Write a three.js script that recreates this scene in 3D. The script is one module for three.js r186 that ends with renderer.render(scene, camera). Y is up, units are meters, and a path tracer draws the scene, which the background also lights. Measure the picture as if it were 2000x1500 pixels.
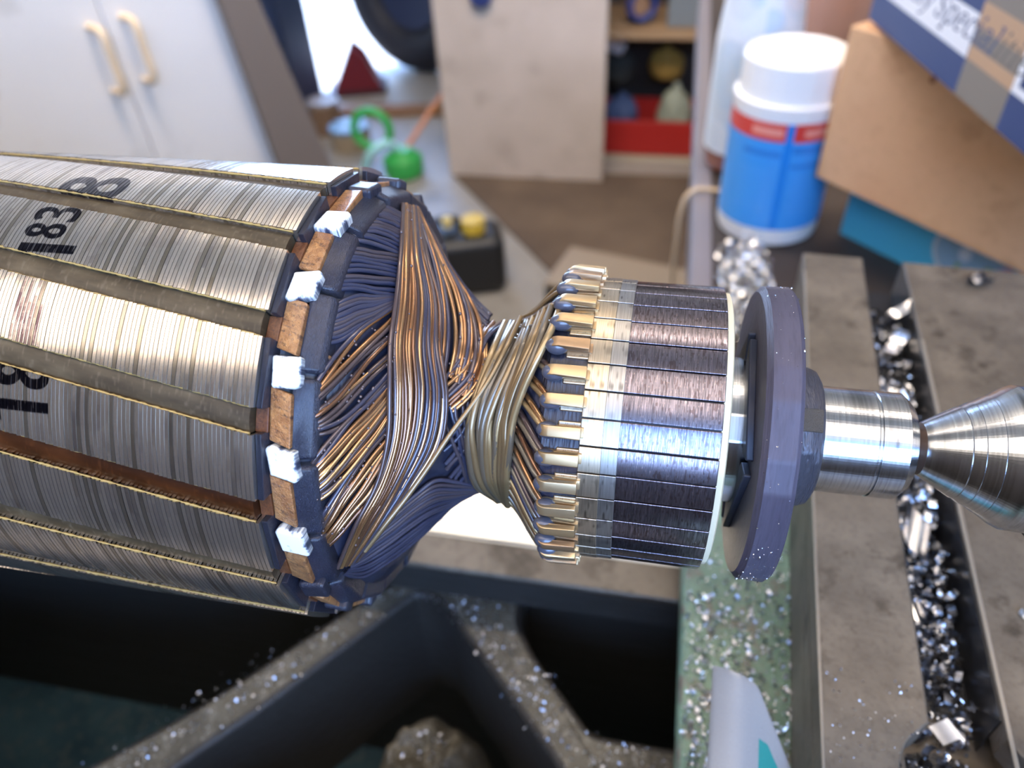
import * as THREE from 'three';
import { RoundedBoxGeometry } from 'three/addons/geometries/RoundedBoxGeometry.js';
import { mergeGeometries, mergeVertices, toCreasedNormals } from 'three/addons/utils/BufferGeometryUtils.js';
import { RectAreaLightUniformsLib } from 'three/addons/lights/RectAreaLightUniformsLib.js';

// The lathe axis is the x axis (y = 0, z = 0); the armature's laminated core ends at x = 0; +x is the tailstock, +z the operator, metres.
// ---------------------------------------------------------------- camera, sky, sun, lamps, exposure
const scene = new THREE.Scene();
const camera = new THREE.PerspectiveCamera(2 * Math.atan(750 / 1450) * 180 / Math.PI, 4 / 3, 0.01, 60);
camera.position.set(0.0503, 0.0903, 0.0939);
camera.rotation.set(-0.7202, 0.2369, -0.0626, 'YXZ');
camera.focus = 0.108;
camera.userData.fStop = camera.getFocalLength() * 1e-3 / 0.0016;      // a 1.6 mm aperture
scene.add(camera);
const renderer = new THREE.WebGLRenderer({ antialias: true });
renderer.toneMapping = THREE.LinearToneMapping;
renderer.toneMappingExposure = 0.78;
renderer.shadowMap.enabled = true;
RectAreaLightUniformsLib.init();
const LAMP = 3.6, FILL_MID = 20, FILL_BACK = 52, SKY = 20, SUN = 26;
{ // clear sky: pale at the horizon, blue above, the same all round
  const h = 64, d = new Float32Array(4 * h * 4);
  for (let y = 0; y < h; y++) for (let x = 0; x < 4; x++) {
    const e = Math.max(0, (y + 0.5) / h * 2 - 1), k = Math.pow(1 - e, 3);
    d.set([0.24 + 0.36 * k, 0.5 + 0.34 * k, 1.18 + 0.06 * k, 1], (y * 4 + x) * 4);
  }
  const t = new THREE.DataTexture(d, 4, h, THREE.RGBAFormat, THREE.FloatType);
  t.mapping = THREE.EquirectangularReflectionMapping; t.magFilter = THREE.LinearFilter; t.needsUpdate = true;
  scene.background = t; scene.backgroundIntensity = SKY;
}
const sun = new THREE.DirectionalLight(0xeef3ff, SUN);                 // comes in low through the doorway at the far end
sun.position.set(-2.9, 3.2, -6.6); sun.target.position.set(-1.75, -1, -3.5);
sun.castShadow = true; sun.shadow.mapSize.set(2048, 2048);
Object.assign(sun.shadow.camera, { left: -5, right: 5, top: 5, bottom: -5, near: 0.1, far: 20 });
scene.add(sun, sun.target);

// ---------------------------------------------------------------- helpers
const D = Math.PI / 180, V = (x, y, z) => new THREE.Vector3(x, y, z);
function rng(s) { return () => { s = (s + 0x6d2b79f5) | 0; let t = Math.imul(s ^ (s >>> 15), 1 | s); t = (t + Math.imul(t ^ (t >>> 7), 61 | t)) ^ t; return ((t ^ (t >>> 14)) >>> 0) / 4294967296; }; }
const R = rng(7), rr = (a, b) => a + (b - a) * R();
function lattice(n, seed) { const r = rng(seed), a = new Float32Array(n); for (let i = 0; i < a.length; i++) a[i] = r(); return a; }
function noise(n, m, seed) {                                           // tileable value noise on n x m cells
  const a = lattice(n * m, seed), s = (t) => t * t * (3 - 2 * t);
  return (u, v) => {
    const x = (u - Math.floor(u)) * n, y = (v - Math.floor(v)) * m, i = Math.floor(x), j = Math.floor(y), fx = s(x - i), fy = s(y - j);
    const g = (p, q) => a[(q % m) * n + (p % n)];
    return (g(i, j) * (1 - fx) + g(i + 1, j) * fx) * (1 - fy) + (g(i, j + 1) * (1 - fx) + g(i + 1, j + 1) * fx) * fy;
  };
}
function fbm(n, m, seed, oct = 4) { const o = []; for (let k = 0; k < oct; k++) o.push(noise(n << k, m << k, seed + k * 13)); return (u, v) => { let s = 0, w = 0.5, t = 0; for (const f of o) { s += w * f(u, v); t += w; w *= 0.55; } return s / t; }; }
function tex(w, h, fn, srgb = true) {
  const d = new Uint8Array(w * h * 4);
  for (let y = 0; y < h; y++) for (let x = 0; x < w; x++) { const c = fn((x + 0.5) / w, (y + 0.5) / h), o = (y * w + x) * 4; for (let k = 0; k < 3; k++) d[o + k] = Math.max(0, Math.min(255, (Array.isArray(c) ? c[k] : c) * 255)); d[o + 3] = 255; }
  const t = new THREE.DataTexture(d, w, h); t.wrapS = t.wrapT = THREE.RepeatWrapping; t.magFilter = THREE.LinearFilter; t.minFilter = THREE.LinearMipmapLinearFilter; t.generateMipmaps = true;
  if (srgb) t.colorSpace = THREE.SRGBColorSpace; t.needsUpdate = true; return t;
}
function canvasTex(w, h, draw) {
  const c = document.createElement('canvas'); c.width = w; c.height = h; draw(c.getContext('2d'), w, h);
  const t = new THREE.CanvasTexture(c); t.colorSpace = THREE.SRGBColorSpace; t.wrapS = t.wrapT = THREE.RepeatWrapping; return t;
}
const rgb = (hex) => [(hex >> 16 & 255) / 255, (hex >> 8 & 255) / 255, (hex & 255) / 255];
const mixc = (a, b, t) => a.map((x, i) => x + (b[i] - x) * Math.max(0, Math.min(1, t)));
function faced(g) { // every triangle wound the way its normals point
  const p = g.attributes.position, n = g.attributes.normal, ix = g.index.array, a = V(), b = V(), c = V(), m = V();
  for (let i = 0; i < ix.length; i += 3) { a.fromBufferAttribute(p, ix[i]); b.fromBufferAttribute(p, ix[i + 1]).sub(a); c.fromBufferAttribute(p, ix[i + 2]).sub(a); m.fromBufferAttribute(n, ix[i]); if (b.cross(c).dot(m) < 0) { const t = ix[i]; ix[i] = ix[i + 1]; ix[i + 1] = t; } }
  return g;
}
const mat = (color, roughness = 0.6, metalness = 0, extra = {}) => new THREE.MeshPhysicalMaterial({ color, roughness, metalness, ...extra });
const used = {};
function numbered(n) { const k = used[n] = (used[n] ?? -1) + 1; return k ? `${n}_${String(k).padStart(3, '0')}` : n; }
function mesh(name, geo, m, parent = scene) {
  const o = new THREE.Mesh(Array.isArray(geo) ? (geo.length > 1 ? join(geo) : geo[0]) : geo, m);
  o.name = parent === scene ? numbered(name) : name; o.castShadow = o.receiveShadow = true; parent.add(o); return o;
}
function join(list) { return mergeGeometries(list.map((g) => { g = g.index ? g.toNonIndexed() : g.clone(); for (const k of Object.keys(g.attributes)) if (!['position', 'normal', 'uv'].includes(k)) g.deleteAttribute(k); return g; })); }
function tag(o, label, category, group, kind) { Object.assign(o.userData, { label, category }); if (group) o.userData.group = group; if (kind) o.userData.kind = kind; return o; }
function thing(name, label, category, p = [0, 0, 0], turn = 0, group) { const o = new THREE.Group(); o.name = numbered(name); o.position.set(...p); o.rotation.y = turn; scene.add(o); return tag(o, label, category, group); }
function structure(name, geo, m) { const o = mesh(name, geo, m); o.userData.kind = 'structure'; return o; }
function box(w, h, d, x = 0, y = 0, z = 0, r = 0) { const g = r ? new RoundedBoxGeometry(w, h, d, 2, r) : new THREE.BoxGeometry(w, h, d); g.translate(x, y, z); return g; }
function metric(g, s = 1) {                                            // uv = metres / s, seen along the face's main direction
  g = g.index ? g.toNonIndexed() : g; const p = g.attributes.position, n = g.attributes.normal, uv = new Float32Array(p.count * 2);
  for (let i = 0; i < p.count; i += 3) {
    let a = 0, b = 0, c = 0; for (let k = 0; k < 3; k++) { a += n.getX(i + k); b += n.getY(i + k); c += n.getZ(i + k); } a = Math.abs(a); b = Math.abs(b); c = Math.abs(c);
    for (let k = 0; k < 3; k++) { const x = p.getX(i + k), y = p.getY(i + k), z = p.getZ(i + k), [u, v] = b >= a && b >= c ? [x, -z] : a >= c ? [z, y] : [x, y]; uv[(i + k) * 2] = u / s; uv[(i + k) * 2 + 1] = v / s; }
  }
  g.setAttribute('uv', new THREE.BufferAttribute(uv, 2)); return g;
}
const lathe = (pts, seg = 64, crease = 0.5) => toCreasedNormals(new THREE.LatheGeometry(pts.map(([r, y]) => new THREE.Vector2(Math.max(r, 0), y)), seg), crease);
const turned = (pts, seg = 128, crease = 0.45) => { const g = lathe(pts.map(([x, r]) => [r * 1e-3, x * 1e-3]), seg, crease); g.rotateZ(-Math.PI / 2); return g; };   // profile in mm along the lathe axis
const pol = (x, r, t) => V(x * 1e-3, r * 1e-3 * Math.sin(t * D), r * 1e-3 * Math.cos(t * D)); // mm, mm, degrees from +z towards +y
function bend(g, xc, rc, tc) {                                         // a piece laid flat (mm: x axial, y radial, z across) bent round the axis
  g = g.clone(); const p = g.attributes.position, n = g.attributes.normal;
  for (let i = 0; i < p.count; i++) {
    const t = tc * D - p.getZ(i) / rc, s = Math.sin(t), c = Math.cos(t), r = (rc + p.getY(i)) * 1e-3, ny = n.getY(i), nz = n.getZ(i);
    p.setXYZ(i, (xc + p.getX(i)) * 1e-3, r * s, r * c); n.setXYZ(i, n.getX(i), ny * s - nz * c, ny * c + nz * s);
  }
  return g;
}
function plan(pts, y0, y1, bev = 0, holes = []) {                      // a flat outline (x, z) raised from y0 to y1
  const s = new THREE.Shape(pts.map(([x, z]) => new THREE.Vector2(x, -z))); for (const h of holes) s.holes.push(h);
  const g = new THREE.ExtrudeGeometry(s, { depth: y1 - y0 - 2 * bev, bevelEnabled: bev > 0, bevelThickness: bev, bevelSize: bev, bevelOffset: -bev, bevelSegments: 3, curveSegments: 24 });
  g.rotateX(-Math.PI / 2); g.translate(0, y0 + bev, 0); return g;
}
function rounded(pts, rad, n = 6) {                                    // corners of a polygon rounded
  const out = [];
  pts.forEach((p, i) => {
    const a = pts[(i + pts.length - 1) % pts.length], b = pts[(i + 1) % pts.length], q = p[2] ?? rad, la = Math.hypot(a[0] - p[0], a[1] - p[1]), lb = Math.hypot(b[0] - p[0], b[1] - p[1]), ra = Math.min(q, la / 2.1) / la, rb = Math.min(q, lb / 2.1) / lb;
    const A = [p[0] + (a[0] - p[0]) * ra, p[1] + (a[1] - p[1]) * ra], B = [p[0] + (b[0] - p[0]) * rb, p[1] + (b[1] - p[1]) * rb];
    for (let k = 0; k <= n; k++) { const t = k / n, u = 1 - t; out.push([u * u * A[0] + 2 * u * t * p[0] + t * t * B[0], u * u * A[1] + 2 * u * t * p[1] + t * t * B[1]]); }
  });
  return out;
}
const tube = (pts, r, n = 40, k = 8, closed = false) => new THREE.TubeGeometry(new THREE.CatmullRomCurve3(pts, closed, 'centripetal'), n, r, k, closed);
function rod(a, b, r, k = 16) { const g = new THREE.CylinderGeometry(r, r, a.distanceTo(b), k); g.applyQuaternion(new THREE.Quaternion().setFromUnitVectors(V(0, 1, 0), b.clone().sub(a).normalize())); g.translate((a.x + b.x) / 2, (a.y + b.y) / 2, (a.z + b.z) / 2); return g; }

// swarf: three curled chips of unit size, scattered as stuff
const chipShapes = [[1, 0.55, 1.2], [1, 0.3, 2.6], [1, 0.22, 4.6]].map(([len, wid, arc], i) => {
  const g = new THREE.PlaneGeometry(len, wid, 10, 1), p = g.attributes.position, r = len / arc;
  for (let k = 0; k < p.count; k++) { const t = p.getX(k) / r, y = p.getY(k); p.setXYZ(k, r * Math.sin(t) + y * 0.3, r * (1 - Math.cos(t)) - r * 0.3, y + (i === 2 ? t * 0.12 : 0)); }
  g.computeVertexNormals(); return g;
});
const chipMats = [mat(0xe8e8ea, 0.22, 1, { side: THREE.DoubleSide }), mat(0xc9ccd4, 0.3, 1, { side: THREE.DoubleSide }), mat(0x6f7074, 0.3, 0.9, { side: THREE.DoubleSide }), mat(0xf6f6f4, 0.2, 1, { side: THREE.DoubleSide })];
function scatter(name, label, count, place, s0, s1, kind = 0, parent = scene, tone = 0, seed = 1) {
  const r = rng(seed), o = new THREE.InstancedMesh(chipShapes[kind], chipMats[tone], count), M = new THREE.Matrix4(), q = new THREE.Quaternion(), e = new THREE.Euler();
  for (let i = 0; i < count; i++) {
    const p = place(r), s = s0 + (s1 - s0) * r() * r();
    e.set(r() * 6.3, r() * 6.3, r() * 6.3); q.setFromEuler(e); M.compose(p, q, V(s, s, s)); o.setMatrixAt(i, M);
  }
  o.name = parent === scene ? numbered(name) : name; o.castShadow = o.receiveShadow = true; parent.add(o); o.userData.kind = 'stuff'; if (label) { o.userData.label = label; o.userData.category = 'metal chips'; } return o;
}

// ---------------------------------------------------------------- textures and shared materials
const nA = fbm(8, 8, 11, 5), nB = fbm(24, 24, 5, 4), nC = fbm(5, 5, 91, 5), nD = fbm(64, 64, 3, 3);
const castTex = tex(512, 512, (u, v) => { const a = nA(u, v), b = nD(u, v), s = nB(u, v); return mixc(mixc(rgb(0x413e36), rgb(0x635e50), a * 1.4 - 0.2), rgb(0x938e84), b > 0.66 ? (b - 0.66) * 5 : s > 0.62 ? 0.25 : 0); });
const castBump = tex(512, 512, (u, v) => 0.5 * nD(u, v) + 0.5 * nB(u, v), false);
const castM = mat(0xffffff, 0.62, 0.15, { map: castTex, bumpMap: castBump, bumpScale: 0.0006 });
const slideTex = tex(1024, 1024, (u, v) => { const a = nC(u, v), b = nD(u, v), s = nA(v, u); return mixc(mixc(rgb(0x5a5248), rgb(0x7a7164), a * 1.5 - 0.25), rgb(0x3e372e), (s > 0.58 ? (s - 0.58) * 4 : 0) + (b - 0.5) * 0.7); });
const slideM = mat(0xffffff, 0.5, 0.35, { map: slideTex, bumpMap: castBump, bumpScale: 0.00015 });
const greenTex = tex(512, 512, (u, v) => { const a = nC(u, v), b = nD(u, v), s = nB(u, v); return mixc(mixc(rgb(0x547062), rgb(0x82a08a), a * 1.5 - 0.25), rgb(0x6c685f), (s > 0.55 ? (s - 0.55) * 5 : 0) + (b - 0.5) * 0.8); });
const greenM = mat(0xffffff, 0.45, 0, { map: greenTex, bumpMap: castBump, bumpScale: 0.0004 });
const s1 = noise(512, 2, 4), s2 = noise(160, 2, 8), s3 = noise(256, 4, 21), s4 = noise(40, 8, 22), s5 = noise(12, 6, 25);
const steelTurn = tex(1024, 8, (u) => 0.5 + 0.5 * (s1(u, 0.3) - 0.5) + 0.35 * (s2(u, 0.3) - 0.5), false);
const steelTone = tex(1024, 64, (u, v) => { const a = s3(u, v), b = s4(u, v), c = s5(u, v); const k = 0.8 + 0.16 * a - (b > 0.74 ? (b - 0.74) * 1.3 : 0) - (c > 0.7 ? (c - 0.7) * 0.6 : 0); return [k * 0.985, k * 0.995, k]; });

// ---------------------------------------------------------------- the room
const ROOM = { x0: -3.2, x1: 2.4, z0: -4.5, z1: 1.9, y0: -1, y1: 1.6 };
const wallM = mat(0xcac6be, 0.9), ceilM = mat(0xd5d2cb, 0.9);
const floorTex = tex(512, 512, (u, v) => { const a = nC(u, v), b = nD(u, v), s = nA(v, u); return mixc(mixc(rgb(0x84807a), rgb(0xa09c96), a), rgb(0x5f5951), (s > 0.55 ? (s - 0.55) * 3 : 0) + (b - 0.5) * 0.5); });
const floorM = mat(0xffffff, 0.5, 0, { map: floorTex });
structure('floor', metric(box(5.9, 0.1, 6.7, -0.4, -1.05, -1.3), 1.3), floorM);
structure('ceiling', box(5.9, 0.1, 6.7, -0.4, 1.65, -1.3), ceilM);
structure('wall_left', box(0.1, 2.6, 6.4, -3.25, 0.3, -1.3), wallM);
structure('wall_right', box(0.1, 2.6, 6.4, 2.45, 0.3, -1.3), wallM);
function wallWithDoor(name, z, a, b, top) {                            // a wall across z with an open doorway from a to b
  structure(name, join([box(a + 3.3, 2.6, 0.1, (a - 3.3) / 2, 0.3, z), box(2.5 - b, 2.6, 0.1, (b + 2.5) / 2, 0.3, z), box(b - a, 1.6 - top, 0.1, (a + b) / 2, (1.6 + top) / 2, z)]), wallM);
}
wallWithDoor('wall_back', -4.55, -3.05, -0.95, 1.4);                  // daylight at the far end
// the long window over the operator's shoulder
const FZ = 1.08;
structure('wall_front', join([box(5.9, 1.2, 0.1, -0.4, -0.4, FZ), box(5.9, 0.06, 0.1, -0.4, 1.57, FZ), box(3.2, 1.34, 0.1, -1.75, 0.87, FZ), box(0.55, 1.34, 0.1, 2.175, 0.87, FZ)]), mat(0x564c40, 0.9));
structure('window_1', join([box(2.1, 0.05, 0.06, 0.875, 0.225, FZ), box(2.1, 0.05, 0.06, 0.875, 1.515, FZ), box(0.05, 1.26, 0.06, -0.125, 0.87, FZ), box(0.05, 1.26, 0.06, 0.875, 0.87, FZ), box(0.05, 1.26, 0.06, 1.875, 0.87, FZ)]), mat(0xd8d4cc, 0.6));
structure('ground_outside', metric(box(30, 0.1, 30, -0.4, -1.16, -1.3), 2), mat(0x8f8c84, 0.9));
// ceiling lamps: one low over the lathe; flood and batten added to brighten behind it
for (const [label, p, tilt, w, dz, power] of [['wide white panel lamp hanging low above the lathe', [-0.35, 0.93, 0.44], 0, 2.4, 0.58, LAMP], ['added unseen white flood lamp tilted towards the cupboard to brighten the far end', [-0.25, 1.3, -0.55], 65 * D, 1.2, 0.35, FILL_BACK], ['added unseen narrow white batten lamp under the ceiling that brightens the rear way', [0.1, 1.5, -0.62], 0, 1.8, 0.16, FILL_MID]]) {
  const t = thing('ceiling_lamp', label, 'lamp', p); t.rotation.x = tilt;
  mesh('housing', box(w + 0.1, 0.05, dz + 0.05, 0, 0.035, 0, 0.01), mat(0xd8d8d4, 0.5), t);
  mesh('diffuser', box(w + 0.02, 0.016, dz + 0.01, 0, 0.002, 0, 0.005), mat(0xffffff, 0.5, 0, { emissive: 0xffecd8, emissiveIntensity: 1.5 }), t);
  const up = V(0, 1, 0).applyAxisAngle(V(1, 0, 0), -tilt).multiplyScalar(1.6 - p[1]);
  for (const x of [-0.5, 0.5]) mesh('hanger', rod(V(x, 0.05, 0), V(x, 0.05, 0).add(up), 0.004), mat(0x777777, 0.4, 1), t);
  const l = new THREE.RectAreaLight(0xffecd8, power, w, dz); l.position.set(0, -0.012, 0); l.rotation.x = -Math.PI / 2; t.add(l);
}

// ---------------------------------------------------------------- the armature
const arm = thing('armature', 'motor armature held in the lathe, slotted steel core with copper windings and commutator', 'armature');
const PITCH = 360 / 19, SLOT0 = 36.2, SW = 5.3, skew = (x) => -0.222 * x;
const inkTex = canvasTex(2048, 2048, (c, w, h) => {
  const r = rng(5), X = (x) => (x + 88) / 88 * w, Yv = (t) => (1 - (t + 180) / 360) * h;
  c.fillStyle = '#c9c3b8'; c.fillRect(0, 0, w, h);
  for (let i = 0; i < 136; i++) { const k = r(), s = k > 0.93 ? -52 : k > 0.84 ? -20 : (r() - 0.5) * 10; c.fillStyle = `rgb(${217 + s},${210 + s},${200 + s * 1.05})`; c.fillRect(X(-i * 0.65 - 0.65), 0, 15.2, h); c.fillStyle = 'rgba(40,36,34,0.55)'; c.fillRect(X(-i * 0.65 - 0.65) - 1.5, 0, 3, h); }
  for (let i = 0; i < 2600; i++) { c.fillStyle = r() > 0.6 ? `rgba(95,70,45,${0.03 + r() * 0.11})` : `rgba(60,58,66,${0.03 + r() * 0.12})`; const a = 8 + r() * 60; c.fillRect(X(-Math.floor(r() * 135) * 0.65), r() * h, 13, a); }
  for (let i = 0; i < 90; i++) { c.fillStyle = `rgba(86,72,66,${0.03 + r() * 0.05})`; c.beginPath(); c.ellipse(r() * w, r() * h, 10 + r() * 70, 8 + r() * 40, 0, 0, 7); c.fill(); }
  for (let i = 0; i < 60; i++) { c.fillStyle = `rgba(70,52,60,${0.1 + r() * 0.25})`; c.fillRect(X(-Math.floor(52 + r() * 8) * 0.65), Yv(48 + r() * 14), 11, 10 + r() * 40); }
  const write = (t, x, deg, size, ink, wide = 0.5) => { c.save(); c.translate(X(x), Yv(deg)); c.rotate(-Math.PI / 2); c.scale(wide, 1); c.font = `bold ${size * w / 88}px sans-serif`; c.fillStyle = ink; c.textAlign = 'center'; c.fillText(t, 0, 0); c.restore(); };
  const one = (x, deg, len) => { // a figure one: a bar with a short flag
    c.fillRect(X(x - len), Yv(deg) - 6, len * w / 88, 12); c.beginPath(); c.moveTo(X(x - len), Yv(deg) + 8); c.lineTo(X(x - len) + 44, Yv(deg) + 20); c.lineTo(X(x - len) + 40, Yv(deg)); c.fill(); };
  const ink = 'rgba(22,22,34,0.92)';
  c.fillStyle = ink; one(-32.3, 67.8, 9.4); write('8', -35.6, 72.4, 9.2, ink, 0.23); write('3', -35, 77.4, 10.4, ink, 0.22); write('8', -31.6, 87.6, 15.5, 'rgba(30,30,42,0.74)', 0.33);
  c.fillStyle = ink; one(-31, 34.2, 9.6); write('8', -31, 41, 12.5, ink, 0.26);
  for (let i = 0; i < 260; i++) { c.fillStyle = 'rgba(196,192,186,0.6)'; c.fillRect(X(-30 - r() * 14), Yv(30 + r() * 64), 2.5, 5 + r() * 30); }
});
const coreM = mat(0xffffff, 0.21, 0.94, { map: inkTex });
function toothGeometry(k) {
  const r = rng(100 + k), pos = [], nor = [], uv = [], idx = [], nt = 7, a0 = SLOT0 + PITCH * k + SW / 2, a1 = SLOT0 + PITCH * (k + 1) - SW / 2;
  const put = (x, rad, t, nx, nr, nt_) => { const s = Math.sin(t * D), c = Math.cos(t * D); pos.push(x * 1e-3, rad * 1e-3 * s, rad * 1e-3 * c); const l = Math.hypot(nx, nr, nt_); nor.push(nx / l, (nr * s + nt_ * c) / l, (nr * c - nt_ * s) / l); const tt = ((t + 180) % 360 + 360) % 360 / 360; uv.push((x + 88) / 88, tt); return pos.length / 3 - 1; };
  const strip = (row) => { for (let i = 0; i < row.length - 1; i++) { const [a, b] = row[i], [c, d] = row[i + 1]; idx.push(a, b, c, b, d, c); } };
  let prev = null;
  for (let i = 0; i < 135; i++) {
    const rad = 40 + (r() - 0.5) * 0.05, x0 = -i * 0.65 - 0.045, x1 = -(i + 1) * 0.65 + 0.045, sk = skew((x0 + x1) / 2), j0 = (r() - 0.5) * 0.22, j1 = (r() - 0.5) * 0.22, tl = (r() - 0.5) * 0.07, A = a0 + sk + j0, B = a1 + sk + j1;
    const T = (q) => A + (B - A) * q / nt;
    strip([...Array(nt + 1)].map((_, q) => [put(x0, rad, T(q), tl, 1, 0), put(x1, rad, T(q), tl, 1, 0)]));
    for (const [t, sgn] of [[A, -1], [B, 1]]) { const p = [put(x0, rad, t, 0, 0, sgn), put(x1, rad, t, 0, 0, sgn), put(x0, 36, t, 0, 0, sgn), put(x1, 36, t, 0, 0, sgn)]; idx.push(p[0], p[2], p[1], p[1], p[2], p[3]); }
    const xb = -(i + 1) * 0.65;
    strip([...Array(nt + 1)].map((_, q) => [put(x1, rad, T(q), -1, 0.35, 0), put(xb, rad - 0.13, T(q), -1, 0.35, 0)]));
    strip([...Array(nt + 1)].map((_, q) => [put(xb, rad - 0.13, T(q), 1, 0.35, 0), put(xb - 0.045, rad, T(q), 1, 0.35, 0)]));
    if (!i) strip([...Array(nt + 1)].map((_, q) => [put(x0, rad, T(q), 1, 0, 0), put(x0, 36, T(q), 1, 0, 0)]));
  }
  const g = new THREE.BufferGeometry();
  g.setAttribute('position', new THREE.Float32BufferAttribute(pos, 3)); g.setAttribute('normal', new THREE.Float32BufferAttribute(nor, 3)); g.setAttribute('uv', new THREE.Float32BufferAttribute(uv, 2)); g.setIndex(idx); return faced(g);
}
const w1 = fbm(12, 3, 41, 4), w2 = noise(200, 6, 47);
const wedgeTex = tex(512, 128, (u, v) => { const a = w1(u, v), b = w2(u, v); return mixc(mixc(rgb(0x362b1b), rgb(0x5a4d38), a * 1.6 - 0.3), rgb(0x786c5a), b > 0.66 ? (b - 0.66) * 1.4 : 0); });
const wedgeM = mat(0xffffff, 0.5, 0.1, { map: wedgeTex }), wedgeCopperM = mat(0xd08a5c, 0.33, 0.1, { map: wedgeTex });
function wedgeGeometry(k) {
  const pos = [], uv = [], idx = [], n = 70, m = 6, t0 = SLOT0 + PITCH * k;
  for (let i = 0; i <= n; i++) for (let j = 0; j <= m; j++) { const x = -0.9 - 87 * i / n, s = j / m * 2 - 1, p = pol(x, 39 + 0.3 * (1 - s * s), t0 + skew(x) + s * (SW / 2 + 0.1)); pos.push(p.x, p.y, p.z); uv.push(x / 60, j / m * 0.8 + k * 0.37); }
  for (let i = 0; i < n; i++) for (let j = 0; j < m; j++) { const a = i * (m + 1) + j; idx.push(a, a + 1, a + m + 1, a + 1, a + m + 2, a + m + 1); }
  const base = pos.length / 3;                                          // the cut end of the strip
  for (let j = 0; j <= m; j++) for (const q of [0, 1]) { const s = j / m * 2 - 1, p = pol(-0.9, q ? 37 : 39 + 0.3 * (1 - s * s), t0 + s * (SW / 2)); pos.push(p.x, p.y, p.z); uv.push(q * 0.02, j / m); }
  for (let j = 0; j < m; j++) { const a = base + j * 2; idx.push(a, a + 1, a + 2, a + 1, a + 3, a + 2); }
  const g = new THREE.BufferGeometry(); g.setAttribute('position', new THREE.Float32BufferAttribute(pos, 3)); g.setAttribute('uv', new THREE.Float32BufferAttribute(uv, 2)); g.setIndex(idx); g.computeVertexNormals(); return g;
}
const beadM = mat(0xa98f55, 0.28, 0.05, { clearcoat: 0.6 });
function beadGeometry(k, side, seed) {
  const r = rng(seed), pts = []; const t0 = SLOT0 + PITCH * k + side * (SW / 2 - 0.05);
  for (let i = 0; i <= 44; i++) { const x = -0.6 - i * 2; pts.push(pol(x, 39.66, t0 + skew(x))); }
  const g = tube(pts, 0.00016, 180, 5), p = g.attributes.position, n = g.attributes.normal; let a = 0;
  for (let i = 0; i < p.count; i++) { if (i % 6 === 0) a = (r() - 0.4) * 0.00016; p.setXYZ(i, p.getX(i) + n.getX(i) * a, p.getY(i) + n.getY(i) * a, p.getZ(i) + n.getZ(i) * a); }
  return g;
}
const navyTex = tex(512, 512, (u, v) => { const a = nB(u, v), b = nD(u, v); return mixc(mixc(rgb(0x1f2232), rgb(0x333646), a * 1.5 - 0.3), rgb(0x1c1a22), (b - 0.5) * 0.8); });
const navyM = mat(0xffffff, 0.34, 0, { map: navyTex, clearcoat: 0.35, clearcoatRoughness: 0.25, bumpMap: castBump, bumpScale: 0.00025 });
mesh('core_body', turned([[-88, 36.4], [-0.2, 36.4], [-0.2, 8], [-88, 8], [-88, 36.4]]), mat(0x35302b, 0.6, 0.3), arm);
for (let k = 0; k < 19; k++) {
  mesh('core_tooth', toothGeometry(k), coreM, arm);
  mesh('slot_wedge', wedgeGeometry(k), k === 18 ? wedgeCopperM : wedgeM, arm);
  for (const s of [-1, 1]) mesh('varnish_bead', beadGeometry(k, s, 300 + k * 2 + s), beadM, arm);
}
// end insulation: navy star sheet, folded orange slot papers, white wedge ends, navy blocks
const t0 = noise(5, 30, 61);
const orangeTex = tex(256, 256, (u, v) => { const a = nA(u, v), b = nB(v, u), c = t0(u + v * 0.6, v); return mixc(mixc(rgb(0x8a5c38), rgb(0xbd8a55), a * 1.7 - 0.35), rgb(0x4a3428), (b > 0.6 ? (b - 0.6) * 3 : 0) + (c > 0.8 ? (c - 0.8) * 3 : 0)); });
const orangeM = mat(0xffffff, 0.4, 0, { map: orangeTex, clearcoat: 0.3, bumpMap: castBump, bumpScale: 0.0003 });
const whiteTex = tex(256, 256, (u, v) => { const a = nA(u, v), b = nC(v, u), e = Math.max(Math.abs(u - 0.5), Math.abs(v - 0.5)) * 2, k = (e - 0.8) * 2.6 + (a - 0.5) * 1.5; return mixc(rgb(0xe9edeb), rgb(0x3a4258), k > 0.25 ? (k - 0.25) * 2.4 : b > 0.66 ? (b - 0.66) * 3 : 0); });
const tongueM = mat(0x6a4c38, 0.5, 0, { map: navyTex });
tongueM.map = orangeTex; tongueM.color.set(0x9a8478);
const whiteM = mat(0xffffff, 0.3, 0, { map: whiteTex, clearcoat: 0.5, clearcoatRoughness: 0.15 });
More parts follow.
